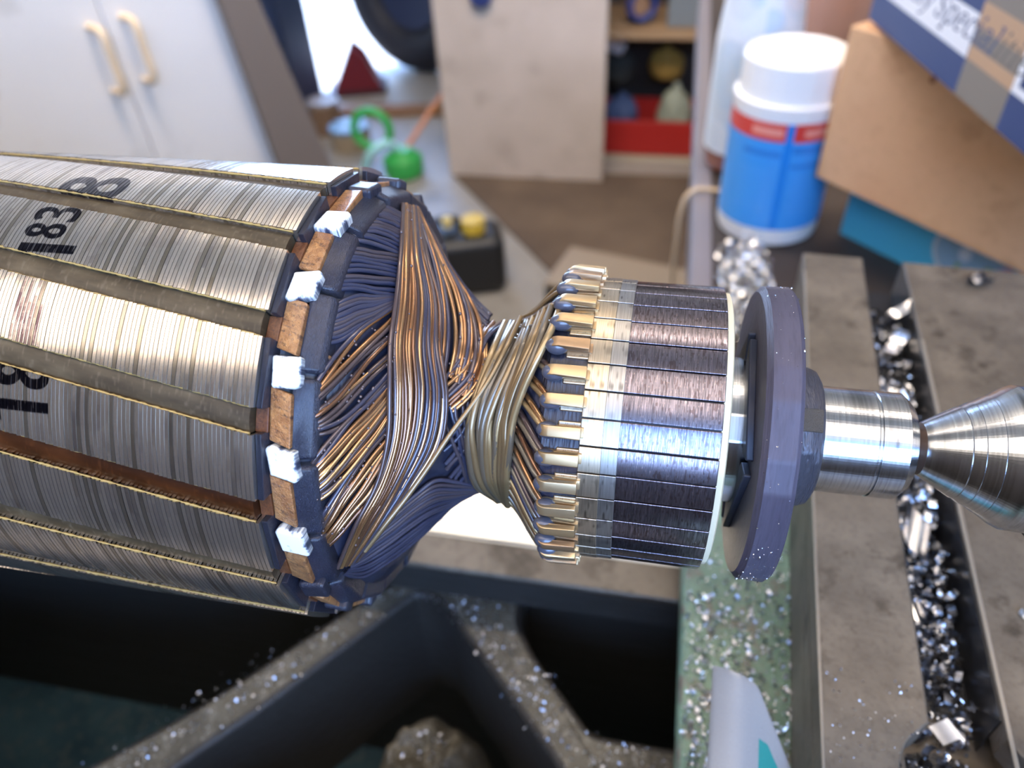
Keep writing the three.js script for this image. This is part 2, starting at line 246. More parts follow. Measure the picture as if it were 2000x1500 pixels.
for (let k = 0; k < 19; k++) {
  const r = rng(700 + k), c = SLOT0 + PITCH * k, w = 38.5 * (PITCH - SW) * D;
  mesh('end_sheet', bend(new RoundedBoxGeometry(0.9, 3.6, w, 2, 0.15), 0.45, 37.6, c + PITCH / 2), navyM, arm);
  { // orange paper folded out of the slot mouth, with creases
    const g = new RoundedBoxGeometry(3.3, 0.9, 7.4, 6, 0.25), p = g.attributes.position, uv = g.attributes.uv;
    for (let i = 0; i < p.count; i++) { const x = p.getX(i), z = p.getZ(i); uv.setXY(i, (x + 2) / 8 + k * 0.13, (z + 4) / 8 + k * 0.29); const f = Math.abs(((z + x * 0.9 + 20 + k) % 2.6) - 1.3) - 0.6; if (p.getY(i) > 0) p.setY(i, p.getY(i) + f * 0.42 + x * 0.12); p.setZ(i, z + x * 0.28); }
    g.computeVertexNormals(); mesh('slot_paper', bend(toCreasedNormals(g, 0.6), 2.55, 37.3, c + 0.6 + r() * 0.8), orangeM, arm);
    const tongue = new RoundedBoxGeometry(1.9, 0.5, 3.5, 2, 0.15); mesh('slot_tongue', bend(tongue, 0.1, 37.6, c), tongueM, arm);
  }
  { // white wedge end
    const g = new RoundedBoxGeometry(4.2, 2.0, 4.4, 6, 0.6), p = g.attributes.position, uv = g.attributes.uv;
    for (let i = 0; i < p.count; i++) { const x = p.getX(i), z = p.getZ(i), a = k & 1 ? 1 : -1; uv.setXY(i, 0.5 + a * x / 4.4, 0.5 + (k & 2 ? 1 : -1) * z / 4.6); p.setXYZ(i, x + 0.35 * Math.sin(z * 1.3 + k), p.getY(i) + 0.25 * (1 - (z / 2.4) ** 2) + 0.15 * Math.sin(x * 1.7 + k * 2), z + 0.3 * Math.sin(x * 1.1 + k * 1.7)); }
    mesh('slot_wedge_end', bend(g, 3.2, 37.3, c - PITCH / 2 + 0.6), Math.abs(((c - PITCH / 2 + 540) % 360) - 180 - 40) < 50 ? whiteM : navyM, arm);
  }
  { // navy varnished block behind them
    const g = new RoundedBoxGeometry(3.4, 3.2, 11.2, 8, 0.7); const p = g.attributes.position;
    for (let i = 0; i < p.count; i++) { const x = p.getX(i), z = p.getZ(i); p.setXYZ(i, x + 0.25 * Math.sin(z * 1.2 + k * 2.1), p.getY(i) - (x + 1.6) * 0.42 + 0.22 * Math.sin(z * 0.9 + k) + 0.12 * Math.sin(x * 2 + z * 2.3 + k), z); }
    g.computeVertexNormals(); mesh('insulation_block', bend(toCreasedNormals(g, 0.7), 5.4, 35.9, c + 0.5), navyM, arm);
  }
}
const profX = [0, 4.3, 6.8, 8.5, 10.2, 12.9, 16.6, 20, 23, 25, 27.5, 30, 33, 35.2, 36.5, 42], profR = [38, 36.5, 35, 32.4, 29.8, 25.8, 20.6, 16.8, 15.2, 14.6, 14.9, 16, 19.6, 22.4, 22.6, 22.6];
const prof = (x) => { let i = 0; while (i < profX.length - 2 && x > profX[i + 1]) i++; const t = (x - profX[i]) / (profX[i + 1] - profX[i]); return profR[i] + (profR[i + 1] - profR[i]) * t; };
mesh('winding_body', turned([[0, 30], [0.3, 36.4], [4.6, 35.6], [6.4, 34.4], [8.4, 31.6], [10.2, 28.9], [12.9, 24.9], [16.6, 19.7], [20, 16], [23, 14.4], [25, 13.8], [27.5, 14], [30, 15.2], [33, 18.9], [35.2, 21.8], [36, 21.8]], 160, 1.2), navyM, arm);
// enamelled wires: dark navy varnish, brown copper, bare straw-coloured copper
const wireMs = [[mat(0x34364a, 0.34, 0.1, { clearcoat: 0.4 }), mat(0x413f4e, 0.38, 0.1, { clearcoat: 0.3 }), mat(0x4a4248, 0.36, 0.2, { clearcoat: 0.4 })], [mat(0xa27650, 0.24, 0.8, { clearcoat: 0.5 }), mat(0x7c5840, 0.25, 0.75, { clearcoat: 0.5 }), mat(0xb88e64, 0.22, 0.85, { clearcoat: 0.5 }), mat(0x554644, 0.28, 0.4, { clearcoat: 0.6 }), mat(0x3d3a48, 0.3, 0.2, { clearcoat: 0.6 })], [mat(0xa48c64, 0.34, 0.6, { clearcoat: 0.5 }), mat(0x8c7654, 0.36, 0.55, { clearcoat: 0.5 }), mat(0x6c6252, 0.34, 0.4, { clearcoat: 0.5 })]];
const KNOT = (s) => s.split(' ').map((q) => q.split(',').map(Number));
const bundles = [  // name, wires, tone, diameter mm, first wire, last wire ("x mm,degrees" along its run), height over the body
  ['h0', 6, 0, 0.74, '5.8,100 6.5,101 7.0,103 7.4,104 7.8,106 8.1,108 8.5,109', '5.5,94 6.3,95 7.0,97 7.5,99 8.0,101 8.6,104 9.1,106', '-0.3 -0.1 0.1 0.3 0.2 0.1 0.0'],
  ['h1', 10, 0, 0.74, '5.4,95 6.3,96 7.0,98 7.6,100 8.1,102 8.7,104 9.2,106', '5.5,83 6.7,84 7.6,86 8.5,88 9.3,90 10.2,92 11.1,94', '-0.5 -0.3 -0.0 0.2 0.2 0.2 0.2'],
  ['h2', 10, 0, 0.74, '4.9,78 6.2,80 7.3,82 8.3,84 9.2,87 10.1,90 11.1,93', '4.6,66 6.2,67 7.5,69 8.7,71 9.9,73 11.2,76 12.5,79', '-0.6 -0.3 -0.1 0.2 0.2 0.2 0.2'],
  ['h3', 11, 0, 0.74, '5.2,61 6.6,63 7.7,66 8.7,69 9.8,71 11.0,74 12.2,78', '4.4,52 6.4,54 8.0,56 9.2,60 10.4,64 11.5,70 12.7,77', '-0.6 -0.2 0.3 0.4 0.5 0.4 0.2'],
  ['h4', 4, 1, 0.74, '4.5,51 5.5,51 6.5,51 7.3,51 8.0,51 8.6,51 9.3,51', '4.8,49 5.4,49 6.1,48 6.7,48 7.0,47 7.3,46 7.7,46', '-0.5 -0.3 -0.1 0.1 -0.1 -0.4 -0.6'],
  ['a1', 12, 1, 0.74, '4.7,40 6.4,44 7.7,49 8.9,55 10.0,61 11.3,68 12.6,78', '4.8,33 7.4,34 9.2,36 10.8,40 12.3,45 13.7,51 15.0,58', '-0.4 0.4 0.9 1.1 1.2 1.0 0.6'],
  ['a2', 13, 1, 0.74, '5.2,23 7.0,28 8.4,32 10.0,37 11.5,41 13.1,47 14.7,54', '4.4,16 7.4,18 9.4,21 11.1,25 12.5,30 13.8,37 15.0,45', '-0.4 0.5 1.0 1.3 1.3 1.1 0.6'],
  ['a3', 11, 1, 0.74, '5.3,8 7.3,14 8.8,19 10.3,24 12.0,29 13.6,34 15.1,41', '5.3,0 7.9,4 9.8,8 11.6,12 13.1,18 14.5,24 15.8,31', '-0.4 0.4 0.9 1.2 1.2 1.0 0.6'],
  ['b1', 13, 1, 0.74, '7.7,112 11.0,91 12.5,74 13.2,59 14.0,45 14.2,30 12.9,16 10.1,5 6.9,-7', '8.0,119 12.3,97 15.0,80 16.2,62 17.5,45 17.1,27 14.8,12 11.6,1 7.8,-9', '0.6 1.8 2.4 2.7 2.8 2.6 2.2 1.4 0.0'],
  ['b2', 12, 1, 0.74, '7.9,120 12.2,98 15.0,81 16.2,63 17.6,45 17.2,27 14.9,12 11.7,0 7.8,-9', '8.3,124 13.2,103 16.8,87 18.7,66 20.5,45 20.0,23 16.7,7 12.9,-3 8.7,-11', '0.5 1.5 2.1 2.3 2.5 2.5 2.2 1.5 0.0'],
  ['c1', 13, 1, 0.74, '7.9,123 11.0,115 13.7,107 15.9,97 17.5,85 18.3,72 18.4,59', '8.3,124 11.8,121 15.3,118 19.1,114 22.9,93 24.1,70 23.1,50', '0.5 1.0 1.3 1.4 1.4 1.1 0.4'],
  ['c2', 7, 0, 0.74, '7.7,124 10.0,122 12.3,121 14.4,122 16.5,126 18.8,132 22.2,130', '8.0,124 10.6,119 12.9,115 15.1,112 17.4,111 20.0,109 23.2,100', '0.5 0.6 0.8 0.7 0.6 0.5 0.4'],
  ['c3', 9, 1, 0.74, '19.0,104 20.7,98 21.8,87 21.7,77 21.0,68 19.9,61 18.9,54', '22.9,98 24.2,84 25.0,71 24.9,61 24.0,52 22.4,45 20.6,39', '0.4 0.6 0.9 0.8 0.8 0.5 0.2'],
  ['e1', 8, 0, 0.74, '10.0,-6 12.0,-4 14.0,-2 16.1,-1 18.4,0 21.1,-10 24.1,-25', '8.1,-11 10.3,-11 12.6,-12 14.9,-13 17.4,-17 19.9,-31 23.2,-43', '-0.2 0.1 0.5 0.5 0.5 0.4 0.2'],
  ['e2', 8, 0, 0.74, '8.1,-11 10.3,-11 12.6,-12 14.9,-13 17.4,-17 19.9,-31 23.2,-43', '6.9,-11 8.3,-21 10.3,-26 12.2,-32 14.2,-37 16.3,-42 19.0,-40', '-0.2 0.1 0.5 0.5 0.5 0.4 0.3'],
  ['x1', 5, 0, 0.74, '19.3,39 20.0,32 20.8,24 21.4,16 22.0,6 22.3,-6 22.2,-26', '23.0,46 23.4,37 23.9,29 24.2,20 24.4,10 24.5,-3 24.2,-21', '0.1 0.2 0.2 0.3 0.2 0.2 0.1'],
  ['x2', 7, 0, 0.74, '19.7,21 20.5,24 21.3,28 22.0,32 22.6,36 23.2,40 23.7,45', '20.1,-19 21.2,-12 22.2,-7 23.2,-1 23.9,5 24.5,11 25.1,17', '-0.1 0.0 0.1 0.2 0.1 0.0 -0.1'],
  ['lead', 1, 2, 0.85, '29.1,100 28.1,75 26.3,57 23.8,41 21.1,27 18.6,15 16.0,6 13.1,-1 9.9,-8', '29.1,100 28.1,75 26.3,57 23.8,41 21.1,27 18.6,15 16.0,6 13.1,-1 9.9,-8', '2.4 2.6 2.6 2.8 3.2 3.3 3.0 2.4 1.0'],
  ['n1', 15, 2, 1.2, '26.1,111 25.9,78 24.9,60 24.0,45 23.4,30 23.7,14 24.5,-8 26.5,-37', '36.0,87 35.2,72 33.9,62 32.4,51 31.4,39 31.1,26 30.5,7 29.1,-34', '0.8 1.7 2.1 2.3 2.3 2.2 2.0 1.6'],
  ['n2', 7, 1, 0.74, '22.1,98 22.5,86 22.8,77 22.9,68 22.8,61 22.4,55 21.8,48', '26.2,126 25.0,103 24.0,88 23.7,75 23.4,65 23.2,55 22.8,46', '0.5 0.7 0.8 1.0 0.8 0.6 0.4'],
];
const bundleNames = { n1: 'neck_band', lead: 'loose_lead' };
for (const [name, n, tone, d, sa, sb, sl] of bundles) {
  const g = new THREE.Group(); g.name = bundleNames[name] ?? 'wire_bundle'; arm.add(g);
  const A = KNOT(sa), B = KNOT(sb), L = KNOT(sl).map((q) => q[0]), r = rng(name.charCodeAt(0) * 31 + name.charCodeAt(name.length - 1));
  for (let i = 0; i < n; i++) {
    const f0 = n > 1 ? i / (n - 1) : 0, ph = r() * 6, am = n > 1 ? (tone ? 0.75 : 0.3) / n : 0, up = (r() - 0.5) * (tone ? 0.6 : 0.2) * (n > 1), pts = A.map((a, j) => {
      const f = f0 + am * Math.sin(ph + j * 0.7), x = a[0] + (B[j][0] - a[0]) * f, t = a[1] + (B[j][1] - a[1]) * f;
      return pol(x, prof(x) + L[j] + up * (0.7 + 0.3 * Math.sin(ph * 2 + j * 0.5)), t);
    });
    const ms = wireMs[tone], rad = d * 0.0005; mesh('wire', tube(pts, rad, 44, 8), ms[Math.floor(r() * ms.length)], g);
  }
}
{ // beads of dried varnish on the windings
  const r = rng(55), o = new THREE.InstancedMesh(new THREE.SphereGeometry(1, 8, 6), mat(0x5a4a48, 0.08, 0, { clearcoat: 1 }), 420), M = new THREE.Matrix4();
  for (let i = 0; i < 420; i++) { const b = bundles.filter((a) => 'abc'.includes(a[0][0]))[Math.floor(r() * 8)], A = KNOT(b[4]), B = KNOT(b[5]), L = KNOT(b[6]), j = Math.floor(r() * (A.length - 1)), u = r(), f = r(), l = (w, k) => w[j][k] + (w[j + 1][k] - w[j][k]) * u, x = l(A, 0) + (l(B, 0) - l(A, 0)) * f, t = l(A, 1) + (l(B, 1) - l(A, 1)) * f, s = 0.00009 + 0.00017 * r(); M.compose(pol(x, prof(x) + l(L, 0) + 0.34, t), new THREE.Quaternion(), V(s, s, s)); o.setMatrixAt(i, M); }
  o.name = 'varnish_drops'; o.userData.kind = 'stuff'; arm.add(o);
}
// commutator: 37 bars, each with its step, worn track and folded hook
const BARS = 37, BP = 360 / BARS, B0 = 37.9;
const creamM = mat(0xdcc9ae, 0.3, 0.9, { map: steelTone }), greyStepM = mat(0xb9b4ae, 0.34, 0.9, { map: steelTone });
const hookMs = [mat(0xd6bd94, 0.36, 0.85), mat(0xc2a67c, 0.4, 0.8), mat(0xa98a68, 0.42, 0.75)], blobM = mat(0x4c4f5c, 0.34, 0.05, { clearcoat: 0.5 });
const t1 = noise(200, 8, 71), t2 = noise(340, 30, 73), t3 = noise(90, 22, 75);
const trackTex = tex(1024, 256, (u, v) => { const a = t1(u, v), b = t2(u, v), c = t3(u, v); const k = 0.36 + 0.22 * a; return mixc(mixc([k, k * 0.96, k], rgb(0xd9bfae), b > 0.75 && c > 0.5 ? (b - 0.75) * 2.6 : 0), rgb(0x4a3a38), c < 0.25 ? 0.4 : 0); });
const trackRough = tex(1024, 256, (u, v) => { const k = 0.55 - 0.25 * t1(u, v); return [1, k, 1]; }, false);
const trackM = mat(0xeeecf2, 0.5, 0.92, { map: trackTex, roughnessMap: trackRough });
mesh('mica_core', turned([[35.5, 8], [35.5, 22.3], [36.2, 23.1], [39, 23.2], [41.9, 22.9], [47.2, 23.0], [61.2, 22.9], [61.2, 8]], 148), navyM, arm);
const barW = (r) => r * BP * D - 0.5;
const stepG = new RoundedBoxGeometry(3.3, 4, barW(23.9), 3, 0.12), step2G = new RoundedBoxGeometry(2.6, 4, barW(23.8), 3, 0.1), trackG = new RoundedBoxGeometry(14.2, 4, barW(23.6), 3, 0.14);
const hookShape = new THREE.Shape(); hookShape.moveTo(5.6, -0.5); hookShape.lineTo(0.9, -0.75); hookShape.quadraticCurveTo(-0.55, -0.5, -0.55, 0.45); hookShape.quadraticCurveTo(-0.5, 1.6, 0.8, 1.75); hookShape.lineTo(5.2, 1.55); hookShape.lineTo(5.2, 0.75); hookShape.lineTo(0.9, 0.95); hookShape.quadraticCurveTo(0.3, 0.9, 0.3, 0.4); hookShape.quadraticCurveTo(0.3, 0.05, 0.9, 0.05); hookShape.lineTo(5.6, 0.25);
const hookG = new THREE.ExtrudeGeometry(hookShape, { depth: 1.2, bevelEnabled: true, bevelThickness: 0.16, bevelSize: 0.1, bevelSegments: 2, curveSegments: 8 }); hookG.translate(0, 0, -0.6);
{ const p = hookG.attributes.position; for (let i = 0; i < p.count; i++) if (p.getY(i) > 0.6 && p.getX(i) > 0.9) p.setZ(i, p.getZ(i) * (0.84 + 0.3 * Math.min(1, Math.abs(p.getX(i) - 3) / 1.8))); }
const hookC = toCreasedNormals(hookG, 0.7);
const blobG = new THREE.SphereGeometry(1, 18, 12); blobG.scale(1.75, 1.3, 1.3);
const neckG = new RoundedBoxGeometry(3.6, 2.4, 2.5, 2, 0.25);
const stripUV = (g, k) => { const p = g.attributes.position, uv = g.attributes.uv; for (let i = 0; i < p.count; i++) uv.setXY(i, p.getX(i) / 18 + k * 0.173, p.getZ(i) / 12 + k * 0.391); return g; };
for (let k = 0; k < BARS; k++) {
  const t = B0 + BP * k, r = rng(900 + k);
  const bar = mesh('commutator_bar', bend(stripUV(trackG.clone(), k), 54.3, 21.63 + (r() - 0.5) * 0.05, t), trackM, arm);
  mesh('bright_step', bend(stripUV(stepG.clone(), k), 43.4, 21.95, t), creamM, bar);
  mesh('grey_step', bend(stripUV(step2G.clone(), k), 46.1, 21.85, t), greyStepM, bar);
  const hk = bend(hookC, 36.6, 24, t + (r() - 0.5) * 1.2); mesh('hook', hk, hookMs[Math.floor(r() * 3)], bar); mesh('bar_neck', bend(neckG, 40.2, 22.3, t), creamM, bar);
  const bl = bend(blobG, 36.9 + r() * 0.5, 24.35 + (r() - 0.5) * 0.3, t - 0.5 + r() * 0.6); mesh('varnish_blob', bl, blobM, bar);
  // the two leads trapped in the hook
  for (const [dt, m] of [[19 + r() * 2, wireMs[2][Math.floor(r() * 3)]], [22 + r() * 3, wireMs[1][Math.floor(r() * 5)]]]) {
    const o = dt > 21.9 ? 0.9 : 0, pts = [0, 0.3, 0.62, 0.86, 1].map((f) => pol(28.6 + (36.6 - 28.6) * f, (f < 0.9 ? prof(28.6 + 8 * f) + 0.9 - o * 0.4 : 23.9), t + o * 2 - 0.5 + dt * (1 - f) * (1 - 0.15 * f)));
    mesh('lead_wire', tube(pts, 0.00043, 20, 7), m, bar);
  }
}
mesh('fibre_ring', turned([[61.2, 21.8], [61.3, 22.75], [62.3, 22.75], [62.5, 22.3], [62.5, 9], [61.2, 9]], 128), mat(0xd9cfae, 0.55), arm);
const axisUV = (g, L) => { const p = g.attributes.position, uv = new Float32Array(p.count * 2); for (let i = 0; i < p.count; i++) { uv[i * 2] = p.getX(i) / L; uv[i * 2 + 1] = Math.atan2(p.getY(i), p.getZ(i)) / 6.2832; } g.setAttribute('uv', new THREE.BufferAttribute(uv, 2)); return g; };
const steelM = mat(0xd4d6da, 0.2, 1, { map: steelTone, bumpMap: steelTurn, bumpScale: 0.000006 });
mesh('sleeve', axisUV(turned([[62, 12.2], [66.8, 12.2]]), 0.05), steelM, arm);
const discTex = tex(512, 512, (u, v) => { const a = nC(u, v), b = nD(u, v); return mixc(mixc(rgb(0x3f3c4a), rgb(0x524e5c), a * 1.5 - 0.25), rgb(0x28252e), (b - 0.5) * 0.6); });
const discM = mat(0xffffff, 0.48, 0.1, { specularIntensity: 0.7, map: discTex, bumpMap: castBump, bumpScale: 0.0001 });
const disc = mesh('disc', turned([[66.8, 9], [66.8, 16.4], [66.8, 23.3], [67.6, 24.25], [71.3, 24.35], [71.9, 23.9], [71.9, 9]], 160, 0.35), discM, arm);
const collarM = mat(0x2f3444, 0.4, 0.2);
for (const [a, b] of [[-60, 22], [29, 101], [108, 190], [200, 290]]) {     // notched collar on the disc's near face
  const g = new RoundedBoxGeometry(1.3, 4.6, 15 * (b - a) * D, 12, 0.3); mesh('collar_segment', bend(g, 66.3, 15, (a + b) / 2), collarM, disc);
}
const hub = mesh('hub', turned([[71.8, 8], [71.8, 11.6], [76, 11.6], [77.3, 11.1], [77.9, 10.2], [77.9, 8]], 96, 0.5), mat(0x45454d, 0.42, 0.35, { bumpMap: castBump, bumpScale: 0.0003 }), disc);
mesh('hub_notch', bend(new RoundedBoxGeometry(3.4, 0.8, 3.6, 2, 0.2), 75.6, 11.35, 57), mat(0x6d6459, 0.7, 0.1, { bumpMap: castBump, bumpScale: 0.0006 }), hub);
scatter('chip_speck', null, 170, (r) => { const t = r() < 0.6 ? -40 + r() * 45 : -10 + r() * 150; return pol(67 + r() * 4.8, 24.35, t); }, 0.00012, 0.00045, 0, disc, 0, 31);
mesh('shaft', axisUV(turned([[-149.8, 8], [62, 8], [77.5, 8], [77.8, 8.7], [86.2, 8.7], [86.35, 8.5], [86.7, 8.5], [86.85, 8.7], [90.8, 8.7], [92.1, 7.5], [92.3, 7.3], [92.3, 4.2], [91, 3]], 128, 0.3), 0.05), steelM, arm);

// ---------------------------------------------------------------- the tailstock centre
{
  const t = thing('lathe_centre', 'bright turned steel cone point pressed into the end of the armature shaft', 'lathe centre');
  mesh('point', axisUV(turned([[90.8, 2.3], [91.8, 2.9], [93.2, 3.5], [94.4, 4.15], [95.6, 4.9], [99.8, 7.35], [100, 7.3], [101.4, 8.2], [101.55, 8.15], [103.6, 9.4], [103.75, 9.35], [106.3, 11.1], [107.2, 11.5], [109, 11.6], [113, 11.6], [113, 0]], 128, 0.25), 0.05), steelM, t);
  mesh('stained_tip', axisUV(turned([[92.6, 3.3], [93.5, 3.72], [94.5, 4.26], [94.6, 4.2]], 96), 0.05), mat(0x4a3a30, 0.45, 0.6), t);
  mesh('quill', turned([[113, 11], [113, 13.2], [114, 14], [190, 14], [190, 0]], 96), mat(0x3a3a3d, 0.45, 0.6), t);
}

// ---------------------------------------------------------------- the lathe
const darkM = mat(0x1c1d1f, 0.6, 0.2);
{
  const t = thing('lathe_bed', 'dusty cast iron lathe bed with zigzag ribs and ground steel ways', 'lathe bed');
  const wayM = mat(0xffffff, 0.42, 0.3, { map: slideTex, bumpMap: castBump, bumpScale: 0.0001 });
  const shadeIron = mat(0x2b2824, 0.6, 0.1, { bumpMap: castBump, bumpScale: 0.0005 });  // near-black colour puts the shade inside the bed onto these faces
  mesh('rear_way', metric(box(1.2, 0.014, 0.013, 0, -0.117, -0.0437, 0.0012), 0.12), wayM, t);
  mesh('way_front_shade', box(1.2, 0.0125, 0.0006, 0, -0.1178, -0.037, 0.0002), shadeIron, t);  // thin dark strip added in place of shade below the way
  const vee = new THREE.Shape([[-0.0495, -0.1105], [-0.0505, -0.1105], [-0.0508, -0.1096], [-0.0545, -0.1089], [-0.0547, -0.1081], [-0.066, -0.106], [-0.07, -0.106], [-0.075, -0.11], [-0.075, -0.13], [-0.0495, -0.13]].map(([z, y]) => new THREE.Vector2(-z, y)));
  const vg = new THREE.ExtrudeGeometry(vee, { depth: 1.2, bevelEnabled: false }); vg.rotateY(Math.PI / 2); vg.translate(-0.6, 0, 0);
  mesh('vee_way', vg, mat(0xd8d8d2, 0.28, 1), t);
  mesh('rear_wall', box(1.2, 0.17, 0.012, 0, -0.216, -0.056), shadeIron, t);
  const ribs = rounded([[-0.19, 0.115], [-0.0977, 0.0317, 0.03], [-0.0739, 0.009, 0.02], [-0.0513, -0.0177, 0.02], [-0.0363, -0.0358], [-0.0285, -0.043, 0.006], [-0.026, -0.0502], [0.0165, -0.0502], [0.0168, -0.042, 0.004], [0.0168, -0.034, 0.008], [0.0241, -0.0234, 0.004], [0.0446, -0.0022, 0.003], [0.09, -0.0022], [0.09, 0.06], [0.07, 0.045], [0.0327, 0.0055, 0.004], [-0.0023, -0.0284, 0.004], [-0.0095, -0.0365, 0.006], [-0.0185, -0.0392, 0.007], [-0.0225, -0.035, 0.005], [-0.0341, -0.0196, 0.01], [-0.0457, -0.0046, 0.01], [-0.0564, 0.0095, 0.01], [-0.0729, 0.0287, 0.01], [-0.13, 0.115]], 0.004);
  mesh('rib', metric(plan(ribs, -0.195, -0.13, 0.0022), 0.09), [castM, shadeIron], t);
  mesh('front_way', metric(box(1.2, 0.03, 0.04, 0, -0.12, 0.1, 0.002), 0.12), wayM, t);
  mesh('front_wall', metric(box(1.2, 0.17, 0.015, 0, -0.216, 0.0885), 0.2), shadeIron, t);
  mesh('end_wall', metric(box(0.015, 0.17, 0.15, -0.6, -0.216, 0.012), 0.2), castM, t); mesh('end_wall', metric(box(0.015, 0.17, 0.15, 0.6, -0.216, 0.012), 0.2), castM, t);
  const arms = [[-0.13, 0.075, -0.063, 0.0], [-0.09, 0.035, -0.05, -0.012], [-0.065, 0.007, -0.031, -0.033], [-0.03, -0.041, 0.012, -0.043], [-0.006, -0.041, 0.013, -0.022], [0.006, -0.03, 0.03, -0.006], [0.022, -0.015, 0.05, 0.016], [0.048, 0.004, 0.07, 0.008]];
  const dust = (r) => { const a = arms[Math.floor(r() * 8)], f = r(); return V(a[0] + (a[2] - a[0]) * f + (r() - 0.5) * 0.015, -0.1295 + r() * 0.0006, a[1] + (a[3] - a[1]) * f + (r() - 0.5) * 0.012); };
  scatter('chip_dust', null, 1000, dust, 0.0003, 0.0016, 0, t, 1, 3);
}
{
  const t = thing('chip_tray', 'dark green painted chip tray deep inside the lathe bed', 'chip tray', [0, -0.305, 0]);
  const trayTex = tex(256, 256, (u, v) => mixc(mixc(rgb(0x35505c), rgb(0x587880), nA(u, v) * 1.5 - 0.2), rgb(0x777d7a), nD(v, u) > 0.63 ? 0.5 : 0));
  mesh('tray_floor', metric(box(1.24, 0.006, 0.42, 0, 0, 0.02), 0.2), mat(0xffffff, 0.5, 0, { map: trayTex }), t);
  mesh('cabinet_stand', box(1.1, 0.69, 0.4, 0, -0.349, 0.02), mat(0x39463f, 0.6), t);
}
{ // headstock and chuck, out of the picture to the left: they hold the armature and shade the bed
  const t = thing('headstock', 'green cast headstock with a steel three jaw chuck holding the shaft', 'headstock');
  mesh('casting', metric(box(0.3, 0.211, 0.2, -0.36, 0.0, 0.01, 0.012), 0.11), greenM, t);
  mesh('chuck', turned([[-206, 0], [-206, 62], [-204, 64], [-152, 64], [-150, 62], [-150, 9], [-150, 0]], 72), mat(0x9a9a98, 0.3, 1), t);
  for (const a of [90, 210, 330]) mesh('jaw', bend(box(36, 22, 14, 0, 0, 0, 1), -134, 20, a), mat(0x8a8a88, 0.3, 1), t);
}
function heap(name, label, cx, y, cz, rx, h, rz, m, seed, cat = 'metal chips') {
  const n = noise(7, 7, seed), n2 = noise(19, 19, seed + 1), g = new THREE.SphereGeometry(1, 48, 20, 0, Math.PI * 2, 0, Math.PI / 2), p = g.attributes.position;
  for (let i = 0; i < p.count; i++) { const x = p.getX(i), yy = p.getY(i), z = p.getZ(i), k = 0.75 + 0.4 * n(x * 0.5 + 0.5, z * 0.5 + 0.5) + 0.18 * (n2(x * 0.5 + 0.5, z * 0.5 + 0.5) - 0.5); p.setXYZ(i, x * rx * (0.9 + 0.2 * n(z * 0.5 + 0.5, 0.3)), yy * h * k, z * rz * (0.9 + 0.2 * n(x * 0.5 + 0.5, 0.7))); }
  g.computeVertexNormals(); g.translate(cx, y, cz); const o = mesh(name, metric(g, 0.06), m); tag(o, label, cat, undefined, 'stuff'); return o;
}
heap('swarf_heap', 'grey heap of dusty swarf between the two ribs of the lathe bed', -0.0095, -0.196, 0.004, 0.021, 0.038, 0.026, castM, 61);
scatter('swarf', 'loose bright chips scattered over the grey heap between the bed ribs', 160, (r) => { const a = r() * 6.28, q = Math.sqrt(r()); return V(-0.0095 + Math.cos(a) * q * 0.018, -0.193 + 0.034 * Math.sqrt(Math.max(0, 1 - q * q)), 0.003 + Math.sin(a) * q * 0.022); }, 0.0006, 0.0022, 0, scene, 1, 12);

